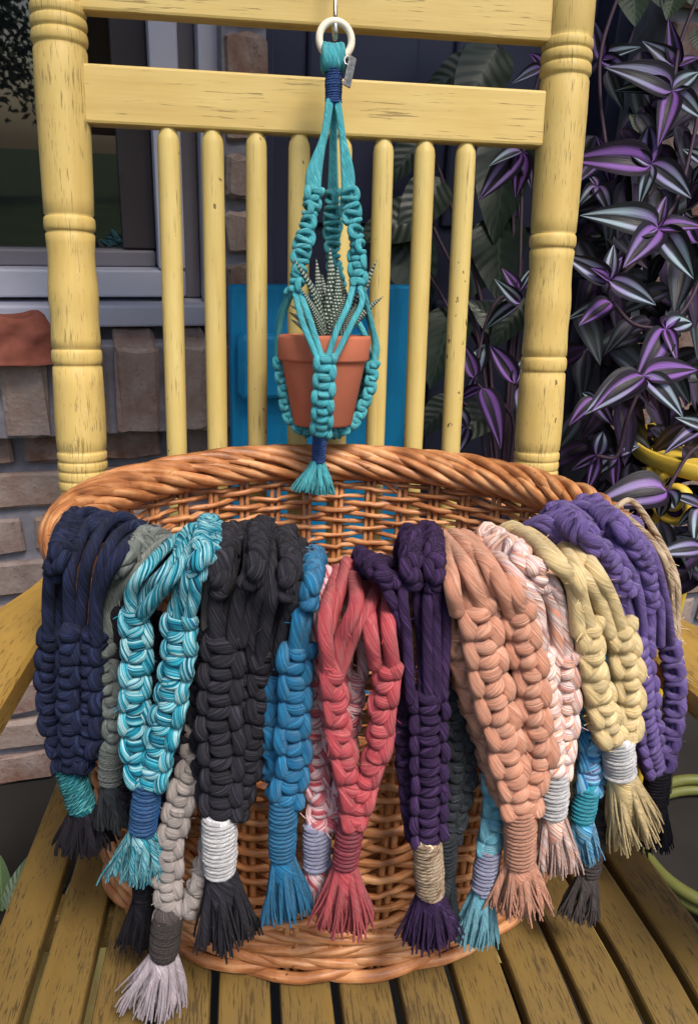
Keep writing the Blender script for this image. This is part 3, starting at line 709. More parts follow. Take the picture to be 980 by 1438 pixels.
hanger('black macrame hanger with many cords and a bright white wrap', y['black'],
       [((322, 764), [(308, 800), (304, 850), (304, 900)]), ((338, 758), [(324, 800), (318, 850), (316, 900)]), ((352, 758), [(350, 800), (334, 850), (326, 905)]), ((372, 757), [(366, 810), (348, 860), (336, 905)]),
        ((388, 762), [(380, 810), (362, 860, .8), (350, 935, .1)]), ((402, 768), [(392, 820), (378, 870, .8), (364, 935, .2)]), ((416, 778), [(404, 830), (390, 880, .7), (374, 940, .2)]), ((430, 790), [(414, 830), (400, 870, .7), (384, 945, .1)])],
       [([(326, 762, 'c'), (314, 792, 2.0), (308, 834, 1.9)], 14, 0), ([(366, 756, 'c'), (364, 786, 2.0), (352, 822, 1.9)], 15, 0), ([(404, 770, 'c'), (408, 800, 1.9), (402, 836, 1.8)], 15, 0), ([(312, 890), (310, 970), (312, 1060), (312, 1146)], 32, 0, dict(r=.0048)), ([(368, 905, .2), (366, 980, .2), (350, 1070, .3), (328, 1146, .6)], 20, 20), ([(350, 905, 0), (346, 990, 0), (336, 1070, 0), (318, 1146, .3)], 18, 0), ([(286, 880, 0), (282, 960, 0), (288, 1060, 0), (298, 1146, .3)], 17, 0)],
       ((308, 1146), (309, 1224), 49, y['white'], .0015), ((316, 1326), 44, y['black'], 130), 1.4, .0046, [(336, 768, 17), (366, 768, 18), (398, 778, 17), (420, 790, 15)])
hanger('cerulean blue macrame hanger with matching blue wrap beside the black one', y['cerulean'],
       [((430, 802), [(424, 850), (414, 912)], 1.05), ((442, 800), [(436, 850), (424, 912)], 1.05), ((436, 800), [(418, 826), (404, 846, .6), (384, 940, 0)], .9)],
       [([(438, 797, 'c'), (438, 818, 1.7), (432, 846, 1.6)], 14, 0), ([(416, 905), (412, 980), (412, 1060), (400, 1126)], 25, 14), ([(380, 945, .2), (378, 1010, .2), (382, 1060, .3), (392, 1122, .6)], 12, 60)],
       ((398, 1122), (396, 1204), 40, y['cerulean'], .0015), ((402, 1286), 36, y['cerulean'], 110), 1.2, .0046, [(436, 808, 14)])
hanger('pink and white striped macrame hanger hidden behind the red one', y['pinkmix'],
       [((456, 828), [(448, 880, .2), (438, 955, 0)]), ((482, 838), [(502, 862, 0), (512, 930, -.3), (500, 975, -.3)]), ((496, 832), [(492, 880, -.2), (484, 960, -.3)])],
       [([(440, 950, -.3), (440, 1020, -.3), (446, 1090, -.2), (448, 1162, .2)], 19, 0), ([(496, 950, -.4), (490, 1010, -.4), (480, 1090, -.3), (460, 1162, .1)], 16, 30)],
       ((444, 1158), (445, 1216), 40, y['lavender'], .0015), ((440, 1276), 22, y['pinkmix'], 70), .3, .0044)
hanger('red macrame hanger with crossing cords, two braids and a dark red wrap', y['red'],
       [((468, 822), [(456, 870), (462, 945)]), ((486, 812), [(466, 870), (456, 940)]), ((500, 812), [(500, 850), (478, 900), (468, 948)]), ((536, 815), [(510, 860), (490, 905), (476, 948)]),
        ((512, 818), [(520, 880), (528, 935)]), ((540, 818), [(546, 880), (552, 940)]), ((530, 818), [(540, 880), (544, 945)]), ((520, 826), [(526, 870, .5), (530, 930, .5)]), ((560, 834), [(562, 870, .4), (556, 900, .2)])],
       [([(464, 935), (468, 1000), (480, 1060), (490, 1110), (496, 1156)], 20, 30), ([(546, 930), (540, 1000), (528, 1060), (512, 1110), (500, 1156)], 20, -28)],
       ((494, 1150), (484, 1216), 38, y['maroon'], .0015), ((484, 1304), 42, y['red'], 120), 1.9, .0049)
hanger('dark plum macrame hanger with a tan thread wrap in front of the wicker', y['plum'],
       [((578, 770), [(566, 830), (570, 900), (576, 985)]), ((590, 762), [(586, 830), (588, 900), (592, 985)]), ((604, 764), [(604, 830), (602, 900), (602, 985)]), ((614, 776), [(622, 830), (622, 900), (620, 985)]),
        ((540, 800), [(556, 850), (564, 910, 1), (572, 1000, .3)]), ((524, 800), [(544, 830), (558, 880, 1), (562, 1000, .3)]), ((510, 798), [(540, 814), (562, 860), (572, 985, .5)]), ((600, 770), [(612, 800), (614, 880), (612, 985)])],
       [([(578, 764, 'c'), (576, 788, 2.1), (582, 822, 2.0)], 15, 0), ([(606, 761, 'c'), (608, 790, 2.1), (612, 824, 2.0)], 16, 0), ([(512, 797, 'c'), (532, 802, 1.9), (556, 818, 1.9)], 14, 0), ([(601, 970), (602, 1040), (602, 1110), (602, 1182)], 28, 0), ([(566, 960, .2), (568, 1040, .2), (574, 1110, .3), (588, 1178, .5)], 16, 0)],
       ((600, 1180), (604, 1254), 42, y['tanmix'], .0013), ((606, 1324), 40, y['plum'], 120), 1.5, .0036, [(578, 778, 17), (606, 778, 18), (538, 800, 15), (514, 802, 17)])
hanger('slate grey macrame hanger peeking out behind the plum one', y['slate'],
       [((616, 785), [(632, 880, -.2), (634, 960, -.4)]), ((626, 790), [(644, 880, -.2), (648, 960, -.4)])],
       [([(632, 950, -.5), (640, 1030, -.5), (636, 1110, -.5), (628, 1180, -.3)], 15, 0), ([(652, 950, -.6), (656, 1030, -.6), (650, 1110, -.6), (634, 1180, -.4)], 14, 0)],
       ((628, 1176), (626, 1226), 30, y['slate'], .0015), ((622, 1300), 22, y['slate'], 70), -.1, .0040)
hanger('pale blue macrame hanger with pale lavender wrap beside the peach one', y['paleblue'],
       [((655, 800), [(668, 842, .2), (676, 960, -.3)]), ((668, 800), [(688, 850, .2), (692, 960, -.3)])],
       [([(680, 950, -.3), (690, 1040, -.2), (692, 1110, .1), (686, 1198, .5)], 19, 0)],
       ((687, 1192), (678, 1250), 36, y['lavender'], .0015), ((664, 1322), 34, y['paleblue'], 100), .6, .0044)
hanger('thick peach macrame hanger with two wide braids and a peach wrap', y['peach'],
       [((628, 774), [(630, 815), (642, 860)]), ((640, 790), [(652, 830), (662, 862)], .95), ((634, 772), [(660, 800), (676, 856)]), ((652, 768), [(684, 800), (700, 850)]), ((668, 772), [(700, 810), (716, 862)]),
        ((684, 776), [(716, 820), (730, 860)]), ((646, 768), [(680, 810), (694, 866)], .95), ((618, 790), [(624, 850, .6), (634, 900, .6)])],
       [([(664, 848), (678, 920), (696, 1000), (714, 1070), (726, 1136)], 30, 4), ([(722, 852), (738, 920), (750, 1000), (752, 1060), (738, 1136)], 25, -16), ([(630, 880, .6), (646, 940, .6), (672, 1020, .6), (706, 1120, .8)], 15, 20)],
       ((730, 1130), (730, 1210), 46, y['peach'], .0015), ((730, 1278), 42, y['peach'], 120), 2.0, .0053)
hanger('peach and white twisted macrame hanger with a white wrap', y['peachmix'],
       [((680, 778), [(716, 800), (744, 860), (752, 930)]), ((694, 768), [(732, 800), (760, 860), (766, 940)]), ((712, 766), [(750, 800), (778, 860), (782, 930)]), ((730, 770), [(766, 800), (786, 850), (796, 930)]), ((745, 778), [(772, 810), (790, 850), (800, 930)]), ((700, 780), [(730, 810), (752, 850), (760, 910)], .9), ((722, 772), [(744, 790), (760, 830), (772, 900)])],
       [([(696, 768, 'c'), (736, 786, 2.1), (764, 822, 2.0)], 15, 0), ([(758, 915), (766, 980), (772, 1040), (776, 1086)], 23, 12), ([(794, 915), (796, 980), (794, 1040), (786, 1086)], 19, -35)],
       ((780, 1078), (777, 1144), 40, y['white'], .0015), ((784, 1222), 34, y['peachmix'], 90), 1.5, .0047, [(722, 776, 16)])
hanger('bright blue variegated macrame hanger with turquoise wrap under the yellow one', y['bluemix'],
       [((790, 800), [(804, 834, .4), (812, 920, 0)]), ((806, 800), [(838, 838, .4), (840, 920, 0)])],
       [([(812, 900, -.2), (820, 980, 0), (830, 1050, .6), (824, 1114, .8)], 22, 0), ([(840, 900, -.3), (844, 980, -.2), (842, 1060, .2), (828, 1114, .6)], 16, 0)],
       ((826, 1106), (816, 1152), 36, y['aqua'], .0015), ((822, 1206), 24, y['bluemix'], 80), .9, .0044)
hanger('charcoal brown macrame hanger behind the yellow one with a brown tassel', y['charcoal'],
       [((815, 800), [(846, 880, -.4), (852, 950, -.6)]), ((825, 800), [(858, 880, -.4), (862, 950, -.6)])],
       [([(852, 940, -.6), (850, 1020, -.6), (846, 1100, -.3), (832, 1200, 0)], 16, 0)],
       ((832, 1196), (826, 1226), 32, y['charcoal'], .0015), ((812, 1292), 32, y['charcoal'], 90), .2, .0042)
hanger('pale yellow macrame hanger with chunky cords and a white wrap', y['yellow'],
       [((738, 758), [(770, 785), (800, 820), (812, 890)]), ((748, 760), [(784, 790), (812, 830), (828, 890)]), ((772, 768), [(808, 800), (836, 840), (856, 890)]), ((790, 762), [(822, 790), (848, 830), (864, 890)]),
        ((800, 764), [(834, 795), (854, 840), (874, 890)]), ((782, 764), [(806, 800), (818, 840), (826, 880)])],
       [([(822, 872), (828, 930), (838, 985), (858, 1040)], 24, 8), ([(866, 872), (876, 930), (882, 985), (874, 1042)], 24, -10)],
       ((868, 1036), (870, 1086), 46, y['white'], .0015), ((890, 1180), 40, y['yellow'], 110), 2.2, .0054)
hanger('large lavender purple macrame hanger with long braids and a dark tassel beside the yellow one', y['purple'],
       [((776, 744), [(826, 800), (862, 850), (884, 905)]), ((796, 732), [(842, 780), (876, 840), (894, 905)]), ((812, 726), [(860, 770), (894, 830), (904, 905)]), ((828, 722), [(880, 760), (908, 820), (912, 905)]), ((842, 722), [(900, 760), (924, 830), (926, 905)]),
        ((856, 726), [(912, 770), (934, 840), (942, 905)]), ((766, 752), [(810, 790), (850, 850), (876, 910)]), ((786, 738), [(850, 800), (878, 860), (890, 905)]), ((836, 728), [(886, 790), (900, 850), (906, 905)])],
       [([(790, 735, 'c'), (822, 752, 1.7), (852, 788, 1.7), (880, 832, 1.7)], 17, 0), ([(836, 720, 'c'), (872, 745, 1.6), (900, 790, 1.5), (912, 850, 1.4)], 17, 10), ([(892, 895), (900, 960), (906, 1020), (920, 1080)], 25, 0), ([(940, 900), (948, 960), (946, 1020), (932, 1080)], 16, 60), ([(866, 890, .4), (884, 960, .4), (896, 1030, .4), (914, 1080, .6)], 14, 20)],
       ((924, 1076), (920, 1128), 36, y['inky'], .0015), ((922, 1192), 26, y['inky'], 80), 1.0, .0043, [(800, 744, 16), (830, 736, 17), (852, 742, 17), (880, 772, 13)])
hanger('tan and brown striped cord hanger half hidden behind the lavender purple one', y['tanmix'],
       [((884, 738), [(934, 790, .4), (946, 860, .3), (946, 920, .2)], .8), ((892, 744), [(944, 800, .3), (952, 870, .2), (952, 930, .1)], .8), ((878, 734), [(926, 780, .4), (940, 850, .2), (940, 930, 0)], .8)],
       [([(944, 900, -.2), (948, 960, -.2), (946, 1010, -.2), (936, 1060, -.2)], 12, 0)], None, ((924, 1110), 18, y['tanmix'], 40), 0, .0036)

# ------------------------------------------------------------------ hanging pot in its turquoise hanger
PY = -.070                                                    # plane through the pot's axis
def q(x, y_, dy=0.0): return atY(x, y_, PY+dy)
teal = y['teal']; pot_c = q(455, 598)
ptop, pbot = q(458, 470), q(449, 600)
axis_x = (ptop[0]+pbot[0])/2
hk = Thing('wire_hook', 'bent steel wire hook over the top rail', 'hook', q(471, 50, .03))
hook_pts = [(axis_x+.012, .016, .86), (axis_x+.012, .016, .905), (axis_x+.012, .0, .912), (axis_x+.012, -.018, .905)]
e0 = q(471, 4, .012); e1 = q(471, 30, .0); e2 = q(472, 42, -.004)
hk.part('wire', MB().tube(spline(hook_pts+[e0, e1, e2+np.array([0, .004, -.004]), e2+np.array([0, .014, -.002]), e2+np.array([0, .018, .008])], 60), .0022, 10), METAL)
hang = Thing('macrame_plant_hanger', 'turquoise macrame hanger with pale ring and blue wraps holding a clay pot', 'plant hanger', q(445, 690))
ringc = q(471, 55); mR = mpp(ringc)
th = np.linspace(0, 2*math.pi, 49); RINGM = plain('pale_wood_ring', hx(226, 214, 196), .55, .3, .08, 60, bmp=.05)
rr_ = 23.5*mR
hang.part('ring', MB().tube([ringc+np.array([rr_*math.cos(t)*.98, .35*rr_*math.cos(t)*.3, rr_*math.sin(t)]) for t in th], 5.2*mR, 12, cap=False), RINGM)
wr = MB()
for dx in (-13, -7.5, -2, 4, 9.5):
    c0 = q(469+dx, 79+abs(dx)*-.15); t2 = np.linspace(0, 2*math.pi, 20)
    wr.tube([c0+np.array([0, .0085*math.cos(t), .0105*math.sin(t)-.002]) for t in t2], .0036, 8)
hang.part('cord_loop', wr, teal)
hang.part('wrap', wrapm(q(469, 86), q(468, 144), 12.5*mR, .0012, .03), y['royal'])
tg = Thing('metal_tag', 'small oblong stamped metal tag dangling from the pale ring', 'tag', q(490, 118, -.012))
tb = MB().box((-.0046, -.0008, -.0135), (.0046, .0008, .0135), .0007, 2).mesh('tag_plate', SILVER)
tg.inst('tag_plate', tb, Matrix.Translation(Vector(q(491, 100, -.012))) @ Matrix.Rotation(rad(12), 4, 'Y') @ Matrix.Rotation(rad(35), 4, 'Z'))
tl = MB(); tc_ = q(488, 84, -.012); tl.tube([tc_+np.array([.003*math.cos(t), .001*math.sin(t), .004*math.sin(t)]) for t in np.linspace(0, 6.3, 16)], .0006, 6); tg.part('jump_ring', tl, METAL)
def cordp(pts, r=.0031): hang.part('cord', MB().tube(spline(pts, step=.004), r, 10), teal)
def braid(pts, hw, **k):
    k.setdefault('Nref', (-.1, -1, .15)); kr = k.pop('r', .0031)
    hang.part('knotted_braid', sinnet(pts, kr, max(3.4*kr, 2*hw*mpp(pts[0])), **k), teal)
# upper cords to three spiral braids
for dx, tx in ((-6, 433), (-4, 439), (-5, 446), (-3, 442)): cordp([q(468+dx, 140, -.004), q(458+dx*.6, 190, -.01), q(tx+2, 240, -.015), q(tx, 272, -.016)])
for dx, tx in ((0, 464), (2, 468), (4, 471)): cordp([q(468+dx, 140, .004), q(467+dx*.5, 200, .012), q(tx, 272, .02)])
for dx, tx in ((4, 484), (6, 489), (5, 494), (6, 487)): cordp([q(468+dx, 140, -.003), q(478+dx*.5, 190, -.006), q(tx-1, 240, -.008), q(tx, 272, -.008)])
braid([q(440, 264, -.016), q(434, 310, -.02), q(424, 350, -.028), q(414, 412, -.036)], 15, twist=.36, rot=.2)
braid([q(468, 266, .02), q(466, 310, .026), q(468, 360, .034), q(474, 402, .040)], 14, twist=.36, rot=1.2)
braid([q(489, 264, -.008), q(496, 310, -.012), q(502, 350, -.016), q(502, 400, -.02)], 15, twist=.36, rot=2.2)
# lower sling
cordp([q(411, 408, -.034), q(398, 440, -.02), q(391, 480, -.006), q(391, 505, 0)]); cordp([q(409, 408, -.030), q(394, 440, -.014), q(389, 480, .004), q(390, 505, .004)])
cordp([q(414, 410, -.038), q(424, 450, -.052), q(436, 480, -.058), q(446, 505, -.058)]); cordp([q(420, 408, -.038), q(432, 440, -.05), q(442, 470, -.057), q(452, 503, -.058)])
cordp([q(496, 400, -.022), q(488, 430, -.04), q(474, 460, -.054), q(460, 503, -.058)]); cordp([q(505, 402, -.022), q(508, 425, -.034), q(494, 455, -.05), q(470, 503, -.057)])
cordp([q(508, 400, -.018), q(518, 440, -.004), q(526, 480, .006), q(525, 512, .006)]); cordp([q(504, 400, -.012), q(516, 440, .004), q(529, 485, .014), q(525, 514, .012)])
cordp([q(474, 402, .040), q(490, 430, .052), q(512, 470, .040), q(520, 510, .02)]); cordp([q(474, 402, .040), q(455, 430, .054), q(430, 470, .052), q(400, 510, .02)])
braid([q(457, 498, -.058), q(456, 530, -.056), q(453, 570, -.050), q(451, 610, -.036)], 17, seg=2.2, r=.0038, jit=.3)
braid([q(391, 500, 0), q(397, 540, .002), q(405, 580, .002), q(424, 602, 0), q(446, 608, -.006)], 9, rot=1.2, Nref=(-1, -.4, 0))
braid([q(525, 508, .006), q(520, 540, .006), q(508, 575, .004), q(488, 602, 0), q(456, 610, -.006)], 9, rot=-1.2, Nref=(1, -.4, 0))
braid([q(520, 510, .02), q(505, 560, .034), q(480, 596, .03), q(452, 608, .006)], 8, Nref=(0, 1, 0))
hang.part('wrap', wrapm(q(449, 606, -.012), q(447, 648, -.012), 10*mpp(q(447, 640)), .0014, .03), y['royal'])
hang.part('tassel', tasselm(q(447, 645, -.012), q(442, 692, -.014), .0062, 30*mpp(q(447, 690)), 150, .0007, 16, rag=.05), teal)
# the pot
m_ = mpp(ptop); Rt = 66.5*m_
zt, zb = ptop[2], q(447, 596)[2]; Hh = zt-zb
pot = Thing('terracotta_pot', 'small plain terracotta pot held in the turquoise hanger', 'pot', (axis_x, PY, zb))
cx = axis_x
prof = [(.001, zb+.001), (Rt*.60, zb), (Rt*.635, zb+.002), (Rt*.89, zt-Hh*.30), (Rt*.90, zt-Hh*.285), (Rt*.955, zt-Hh*.275), (Rt*.965, zt-Hh*.255), (Rt*.995, zt-.004), (Rt*.985, zt-.001), (Rt*.96, zt), (Rt*.925, zt-.002), (Rt*.90, zt-.012), (.001, zt-.012)]
tilt = Matrix.Rotation(rad(2.2), 4, 'Y')
body = MB().lathe(prof[:-1], 48).mesh('pot_body', TERRA)
pot.inst('pot_body', body, Matrix.Translation((cx, PY, 0)))
SOIL = plain('potting_soil', (.03, .022, .016), .95, .1, .5, 200, bmp=.8)
pot.part('soil', MB().lathe([(.0005, zt-.008), (Rt*.5, zt-.007), (Rt*.905, zt-.010)], 24, (cx, PY, 0)), SOIL)
# haworthia
def haworthia_mat():
    m, t, b = newmat('zebra_leaf', .5, .4); u, v = uvxy(t)
    band = math_(t, 'SINE', math_(t, 'MULTIPLY', v, 2*math.pi*22)); dots = math_(t, 'SINE', math_(t, 'ADD', math_(t, 'MULTIPLY', u, 2*math.pi*9), math_(t, 'MULTIPLY', math_(t, 'FLOOR', math_(t, 'MULTIPLY', v, 22)), 2.0)))
    k = math_(t, 'MULTIPLY', math_(t, 'GREATER_THAN', band, .2), math_(t, 'GREATER_THAN', dots, -.25))
    c = mixc(t, k, hx(44, 62, 50), hx(190, 196, 186)); t.links.new(c, b.inputs['Base Color']); bump(t, b, k, .5, .0006); return m
HAW = haworthia_mat()
suc = Thing('zebra_succulent', 'small zebra haworthia succulent with white banded pointed leaves in the pot', 'succulent', (cx, PY, zt-.009))
for (bx, by, bd, mx, my, tx, ty, td, wd) in [
    (455, 462, -.012, 440, 410, 411, 360, -.05, 9), (452, 466, -.02, 442, 438, 421, 402, -.048, 8), (460, 464, .004, 449, 410, 444, 362, .012, 9), (462, 464, -.006, 466, 410, 463, 345, -.012, 11), (466, 464, -.012, 474, 425, 474, 372, -.018, 9),
    (470, 464, -.004, 484, 425, 478, 388, .004, 9), (476, 464, .006, 508, 410, 529, 365, -.004, 9), (476, 466, 0, 508, 440, 538, 416, -.01, 8), (474, 468, -.02, 488, 450, 500, 428, -.036, 9), (448, 466, .004, 428, 440, 406, 428, .01, 7),
    (446, 467, -.004, 424, 450, 406, 438, -.012, 7), (446, 468, -.016, 424, 458, 408, 448, -.022, 6), (464, 464, .016, 458, 420, 452, 384, .03, 9), (470, 466, -.018, 478, 444, 484, 412, -.034, 8)]:
    P = spline([q(bx, by, bd)+np.array([0, 0, -.004]), q(mx, my, (bd+td)/2), q(tx, ty, td)], 18); u = np.linspace(0, 1, 18)
    W_ = wd*mpp(P[0]); mb = MB(); mb.tube(P, W_*np.interp(u, [0, .15, .45, .8, 1], [.75, 1, .85, .38, .04]), 10, cap=False, v0=0, flat=.55)
    mb.uv[-1][..., 1] = mb.uv[-1][..., 1]/mb.uv[-1][..., 1].max()
    suc.part('leaf', mb, HAW)

# ------------------------------------------------------------------ things round the chair
def W3(px, py, Z):                                              # pixel at an axial depth -> world point
    P = atZ(px, py, Z); return RW @ P+np.array([0, 0, SEAT_Z])
# blue board leaning on the wall behind the spindles
BLUE = wood_paint('blue_paint', hx(10, 136, 196), hx(30, 152, 206), .76, rough=.55, dark=(.01, .05, .08), chip=.8)
bw = wallp(317, 395, .03); bz = bw[2]
bd = Thing('blue_board', 'bright blue painted wooden board with a raised block standing against the wall', 'board', (HO[0]+.46*math.cos(PHI)+.05*math.sin(PHI), HO[1]+.46*math.sin(PHI)-.05*math.cos(PHI), 0), 'W', rotz=PHI); bd.org = np.zeros(3)
bd.part('panel', MB().box((-.155, -.02, 0), (.115, .003, bz), .004, 2), BLUE)
bd.part('raised_block', MB().box((-.148, -.046, bz-.155), (.06, -.0205, bz-.062), .007, 0), BLUE)
bd.part('side_strip', MB().box((.1155, -.012, 0), (.135, .003, bz-.004), .003, 2), BLUE)
# terracotta toad house on the brick sill
tp = wallp(28, 508, .03)
th_ = Thing('terracotta_ornament', 'rough terracotta ornament with a dark hole on top, on the brick window sill', 'ornament', (tp[0], tp[1], .752), 'W', rotz=PHI); th_.org = np.zeros(3)
def lump():
    """squat clay toad house: flared foot, pinched folds, torn hole in the crown"""
    n, m = 34, 64; P = np.zeros((n, m, 3)); fk = [0, .06, .12, .3, .6, .8, .88, .94, 1.0]
    for i in range(n):
        f = i/(n-1)
        for j in range(m):
            a = 2*math.pi*j/m; R = .056*np.interp(f, fk, [1.10, 1.12, 1.02, .97, .86, .66, .52, .42, .34])
            z = .064*np.interp(f, fk, [0, .03, .10, .36, .68, .90, .98, .98, .72])
            g = math.sin(math.pi*min(1, f*1.15))
            w = (.10*math.sin(3*a+5*f+.6)-.15*abs(math.sin(2*a-f*2.6))**5+.07*math.sin(6*a-f*8))*g
            R *= 1+w; z += .004*math.sin(2*a+1)*f
            P[i, j] = (R*math.cos(a)*1.08, R*math.sin(a)*.62, z)
    return MB().grid(P, np.linspace(0, 1, m+1), np.linspace(0, 1, n), True)
TERRA2 = plain('rough_terracotta', hx(128, 74, 62), .85, .2, .25, 50, bmp=.35)
th_.part('shell', lump(), TERRA2)
th_.part('inner_floor', MB().lathe([(.0005, .045), (.022, .045)], 16), DARK)
# yellow plant stand
st_c = W3(995, 640, 1.12)
stand = Thing('plant_stand', 'small yellow metal plant stand with scrolled brackets among the purple leaves', 'plant stand', (st_c[0], st_c[1], 0), 'W'); stand.org = np.zeros(3)
SY = plain('yellow_metal', hx(200, 168, 62), .5, .4, .15, 30, bmp=.05); zt_ = W3(890, 625, 1.12)[2]; Rs = abs(st_c[0]-W3(886, 620, 1.12)[0])
stand.part('tray', MB().lathe([(.001, zt_-.012), (Rs*.92, zt_-.012), (Rs*.97, zt_-.014), (Rs, zt_-.010), (Rs, zt_+.006), (Rs*.975, zt_+.008), (Rs*.955, zt_+.006), (Rs*.94, zt_-.006), (.001, zt_-.006)], 48), SY)
for k in range(3):
    a = rad((203, 100, 52)[k]); d = np.array([math.cos(a), math.sin(a), 0]); z0 = np.array([0, 0, 1.])
    leg = stand.part('leg', MB().tube(spline([d*Rs*.9+z0*(zt_-.014), d*Rs*.82+z0*(zt_-.08), d*Rs*.8+z0*.3, d*Rs*1.0+z0*.004], 24), .007, 8), SY)
    sc = MB(); u = np.linspace(0, 1, 40); an = u*2*math.pi*1.6+2.2; rr = .030*(1-u)+.006
    tv = np.array([-d[1], d[0], 0])
    sc.tube(np.array([d*Rs*.93+tv*(.034+r2*math.cos(t))+z0*(zt_-.046+r2*math.sin(t)) for r2, t in zip(rr, an)]), .0055, 8, flat=1.5)
    stand.part('scroll_bracket', sc, SY, leg)
    sc = MB(); sc.tube(np.array([d*Rs*.93-tv*(.030+r2*math.cos(t)*.8)+z0*(zt_-.046+r2*math.sin(t)) for r2, t in zip(rr, an)]), .0055, 8, flat=1.5)
    stand.part('scroll_bracket', sc, SY, leg)
# garden hose on the porch floor
hb = RW @ atz(985, 1130, -.25)+np.array([0, 0, SEAT_Z])
HOSE = plain('hose_rubber', hx(92, 94, 46), .5, .4, .12, 30, bmp=.03)
hose = Thing('garden_hose', 'coiled yellow green garden hose on the floor beside the chair', 'hose', (hb[0]+.08, hb[1], 0), 'W'); hose.org = np.zeros(3)
t_ = np.linspace(0, 2*math.pi*2.2, 140)
hose.part('coil', MB().tube([((.15+.012*math.sin(t*.7))*math.cos(t), (.15+.012*math.cos(t*.9))*math.sin(t), .011+.0185*t/(2*math.pi)) for t in t_], .0095, 10), HOSE)

# ------------------------------------------------------------------ foliage
def leaf_mesh(name, mat, L=1.0, Wd=.30, bend=.25, fold=.22, base=.35, n=14, m=9, wave=0.0):
    """leaf along +X, faces +Z; uv.x across 0..1, uv.y along 0..1"""
    P = np.zeros((n, m, 3)); us = np.linspace(-1, 1, m)
    for i in range(n):
        s = i/(n-1); wdt = Wd*.5*(math.sin(math.pi*min(1, s**.62*1.0))**.85 if s < 1 else 0); wdt = max(wdt, .012*(1-s)+.001)
        for j, a in enumerate(us):
            P[i, j] = (s*L, a*wdt, -bend*s*s*L+fold*abs(a)**1.3*wdt*2.2+wave*math.sin(s*14+a*2)*wdt*abs(a))
    return MB().grid(P, np.linspace(0, 1, m), np.linspace(0, 1, n)).mesh(name, mat)
def trad_mat(nm='tradescantia_leaf', shade=0.0):
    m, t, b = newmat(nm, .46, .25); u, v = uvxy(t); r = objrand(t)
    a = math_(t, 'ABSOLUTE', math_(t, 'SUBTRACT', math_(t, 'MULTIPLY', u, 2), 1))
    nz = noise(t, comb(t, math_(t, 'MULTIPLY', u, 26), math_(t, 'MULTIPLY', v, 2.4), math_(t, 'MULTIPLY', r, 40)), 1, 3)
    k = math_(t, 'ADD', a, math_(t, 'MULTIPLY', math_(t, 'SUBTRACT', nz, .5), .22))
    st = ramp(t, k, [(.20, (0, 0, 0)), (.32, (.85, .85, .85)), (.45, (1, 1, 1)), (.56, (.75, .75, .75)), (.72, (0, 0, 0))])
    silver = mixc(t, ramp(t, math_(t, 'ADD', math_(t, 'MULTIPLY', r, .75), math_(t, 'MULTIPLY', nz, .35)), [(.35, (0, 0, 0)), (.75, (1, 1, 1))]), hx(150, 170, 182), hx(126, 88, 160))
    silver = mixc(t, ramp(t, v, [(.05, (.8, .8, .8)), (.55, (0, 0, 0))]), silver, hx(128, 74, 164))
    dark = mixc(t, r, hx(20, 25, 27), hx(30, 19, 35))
    c = mixc(t, math_(t, 'MULTIPLY', st, 1-shade), dark, silver); c = mixc(t, ramp(t, nz, [(.3, (.25, .25, .25)), (.6, (0, 0, 0))]), c, hx(34, 28, 40))
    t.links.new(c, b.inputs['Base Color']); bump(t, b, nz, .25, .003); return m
TRAD = trad_mat(); TRADSHADE = trad_mat('tradescantia_shaded_leaf', .82)  # second material: same leaf with shade painted in, silver stripes faded
TL = [leaf_mesh('tradescantia_leaf', TRAD, 1, .41, b_, f_) for b_, f_ in ((.10, .30), (.28, .22), (.18, .38), (.42, .25))]
TLSHADE = [leaf_mesh('tradescantia_shaded_leaf', TRADSHADE, 1, .41, b_, f_) for b_, f_ in ((.12, .30), (.35, .22))]
STEM = plain('purple_stem', hx(62, 44, 58), .6, .3, .2, 40, bmp=.05)
def place_leaf(thing, me, base, tip, wscale=1.0, roll=None, face=None):
    """leaf from base to tip (points in the thing's own frame); its upper side turned to `face`"""
    X = np.asarray(tip)-np.asarray(base); L = np.linalg.norm(X); X = X/L
    f = np.asarray(face, float); Z = f-X*(f@X); Z /= np.linalg.norm(Z); Yv = np.cross(Z, X)
    if roll: 
        c, s = math.cos(roll), math.sin(roll); Yv, Z = Yv*c+Z*s, Z*c-Yv*s
    M = Matrix(((X[0]*L, Yv[0]*L*wscale, Z[0]*L, base[0]), (X[1]*L, Yv[1]*L*wscale, Z[1]*L, base[1]), (X[2]*L, Yv[2]*L*wscale, Z[2]*L, base[2]), (0, 0, 0, 1)))
    return thing.inst('leaf', me, M)
CW = RW @ CP+np.array([0, 0, SEAT_Z])
def tocam(P): d = CW-np.asarray(P); return d/np.linalg.norm(d)
def cluster(T, Z, nodepx, tips, wsc=1.0):
    b = W3(*nodepx, Z)
    for (tx, ty, *rest) in tips:
        dz = rest[0] if rest else random.uniform(-.03, .03); ws = rest[1] if len(rest) > 1 else random.uniform(.9, 1.25)
        t = W3(tx, ty, Z+dz); f = tocam(b)+np.array([random.uniform(-.35, .35), random.uniform(-.2, .2), .45+random.uniform(-.25, .35)])
        place_leaf(T, random.choice(TL), b, t, ws*wsc, face=f)
    return b
p0_ = W3(1010, 330, 1.06)
trad = Thing('tradescantia_plant', 'trailing purple and silver striped wandering plant massed round the yellow stand', 'plant', (p0_[0], p0_[1], p0_[2]), 'W')
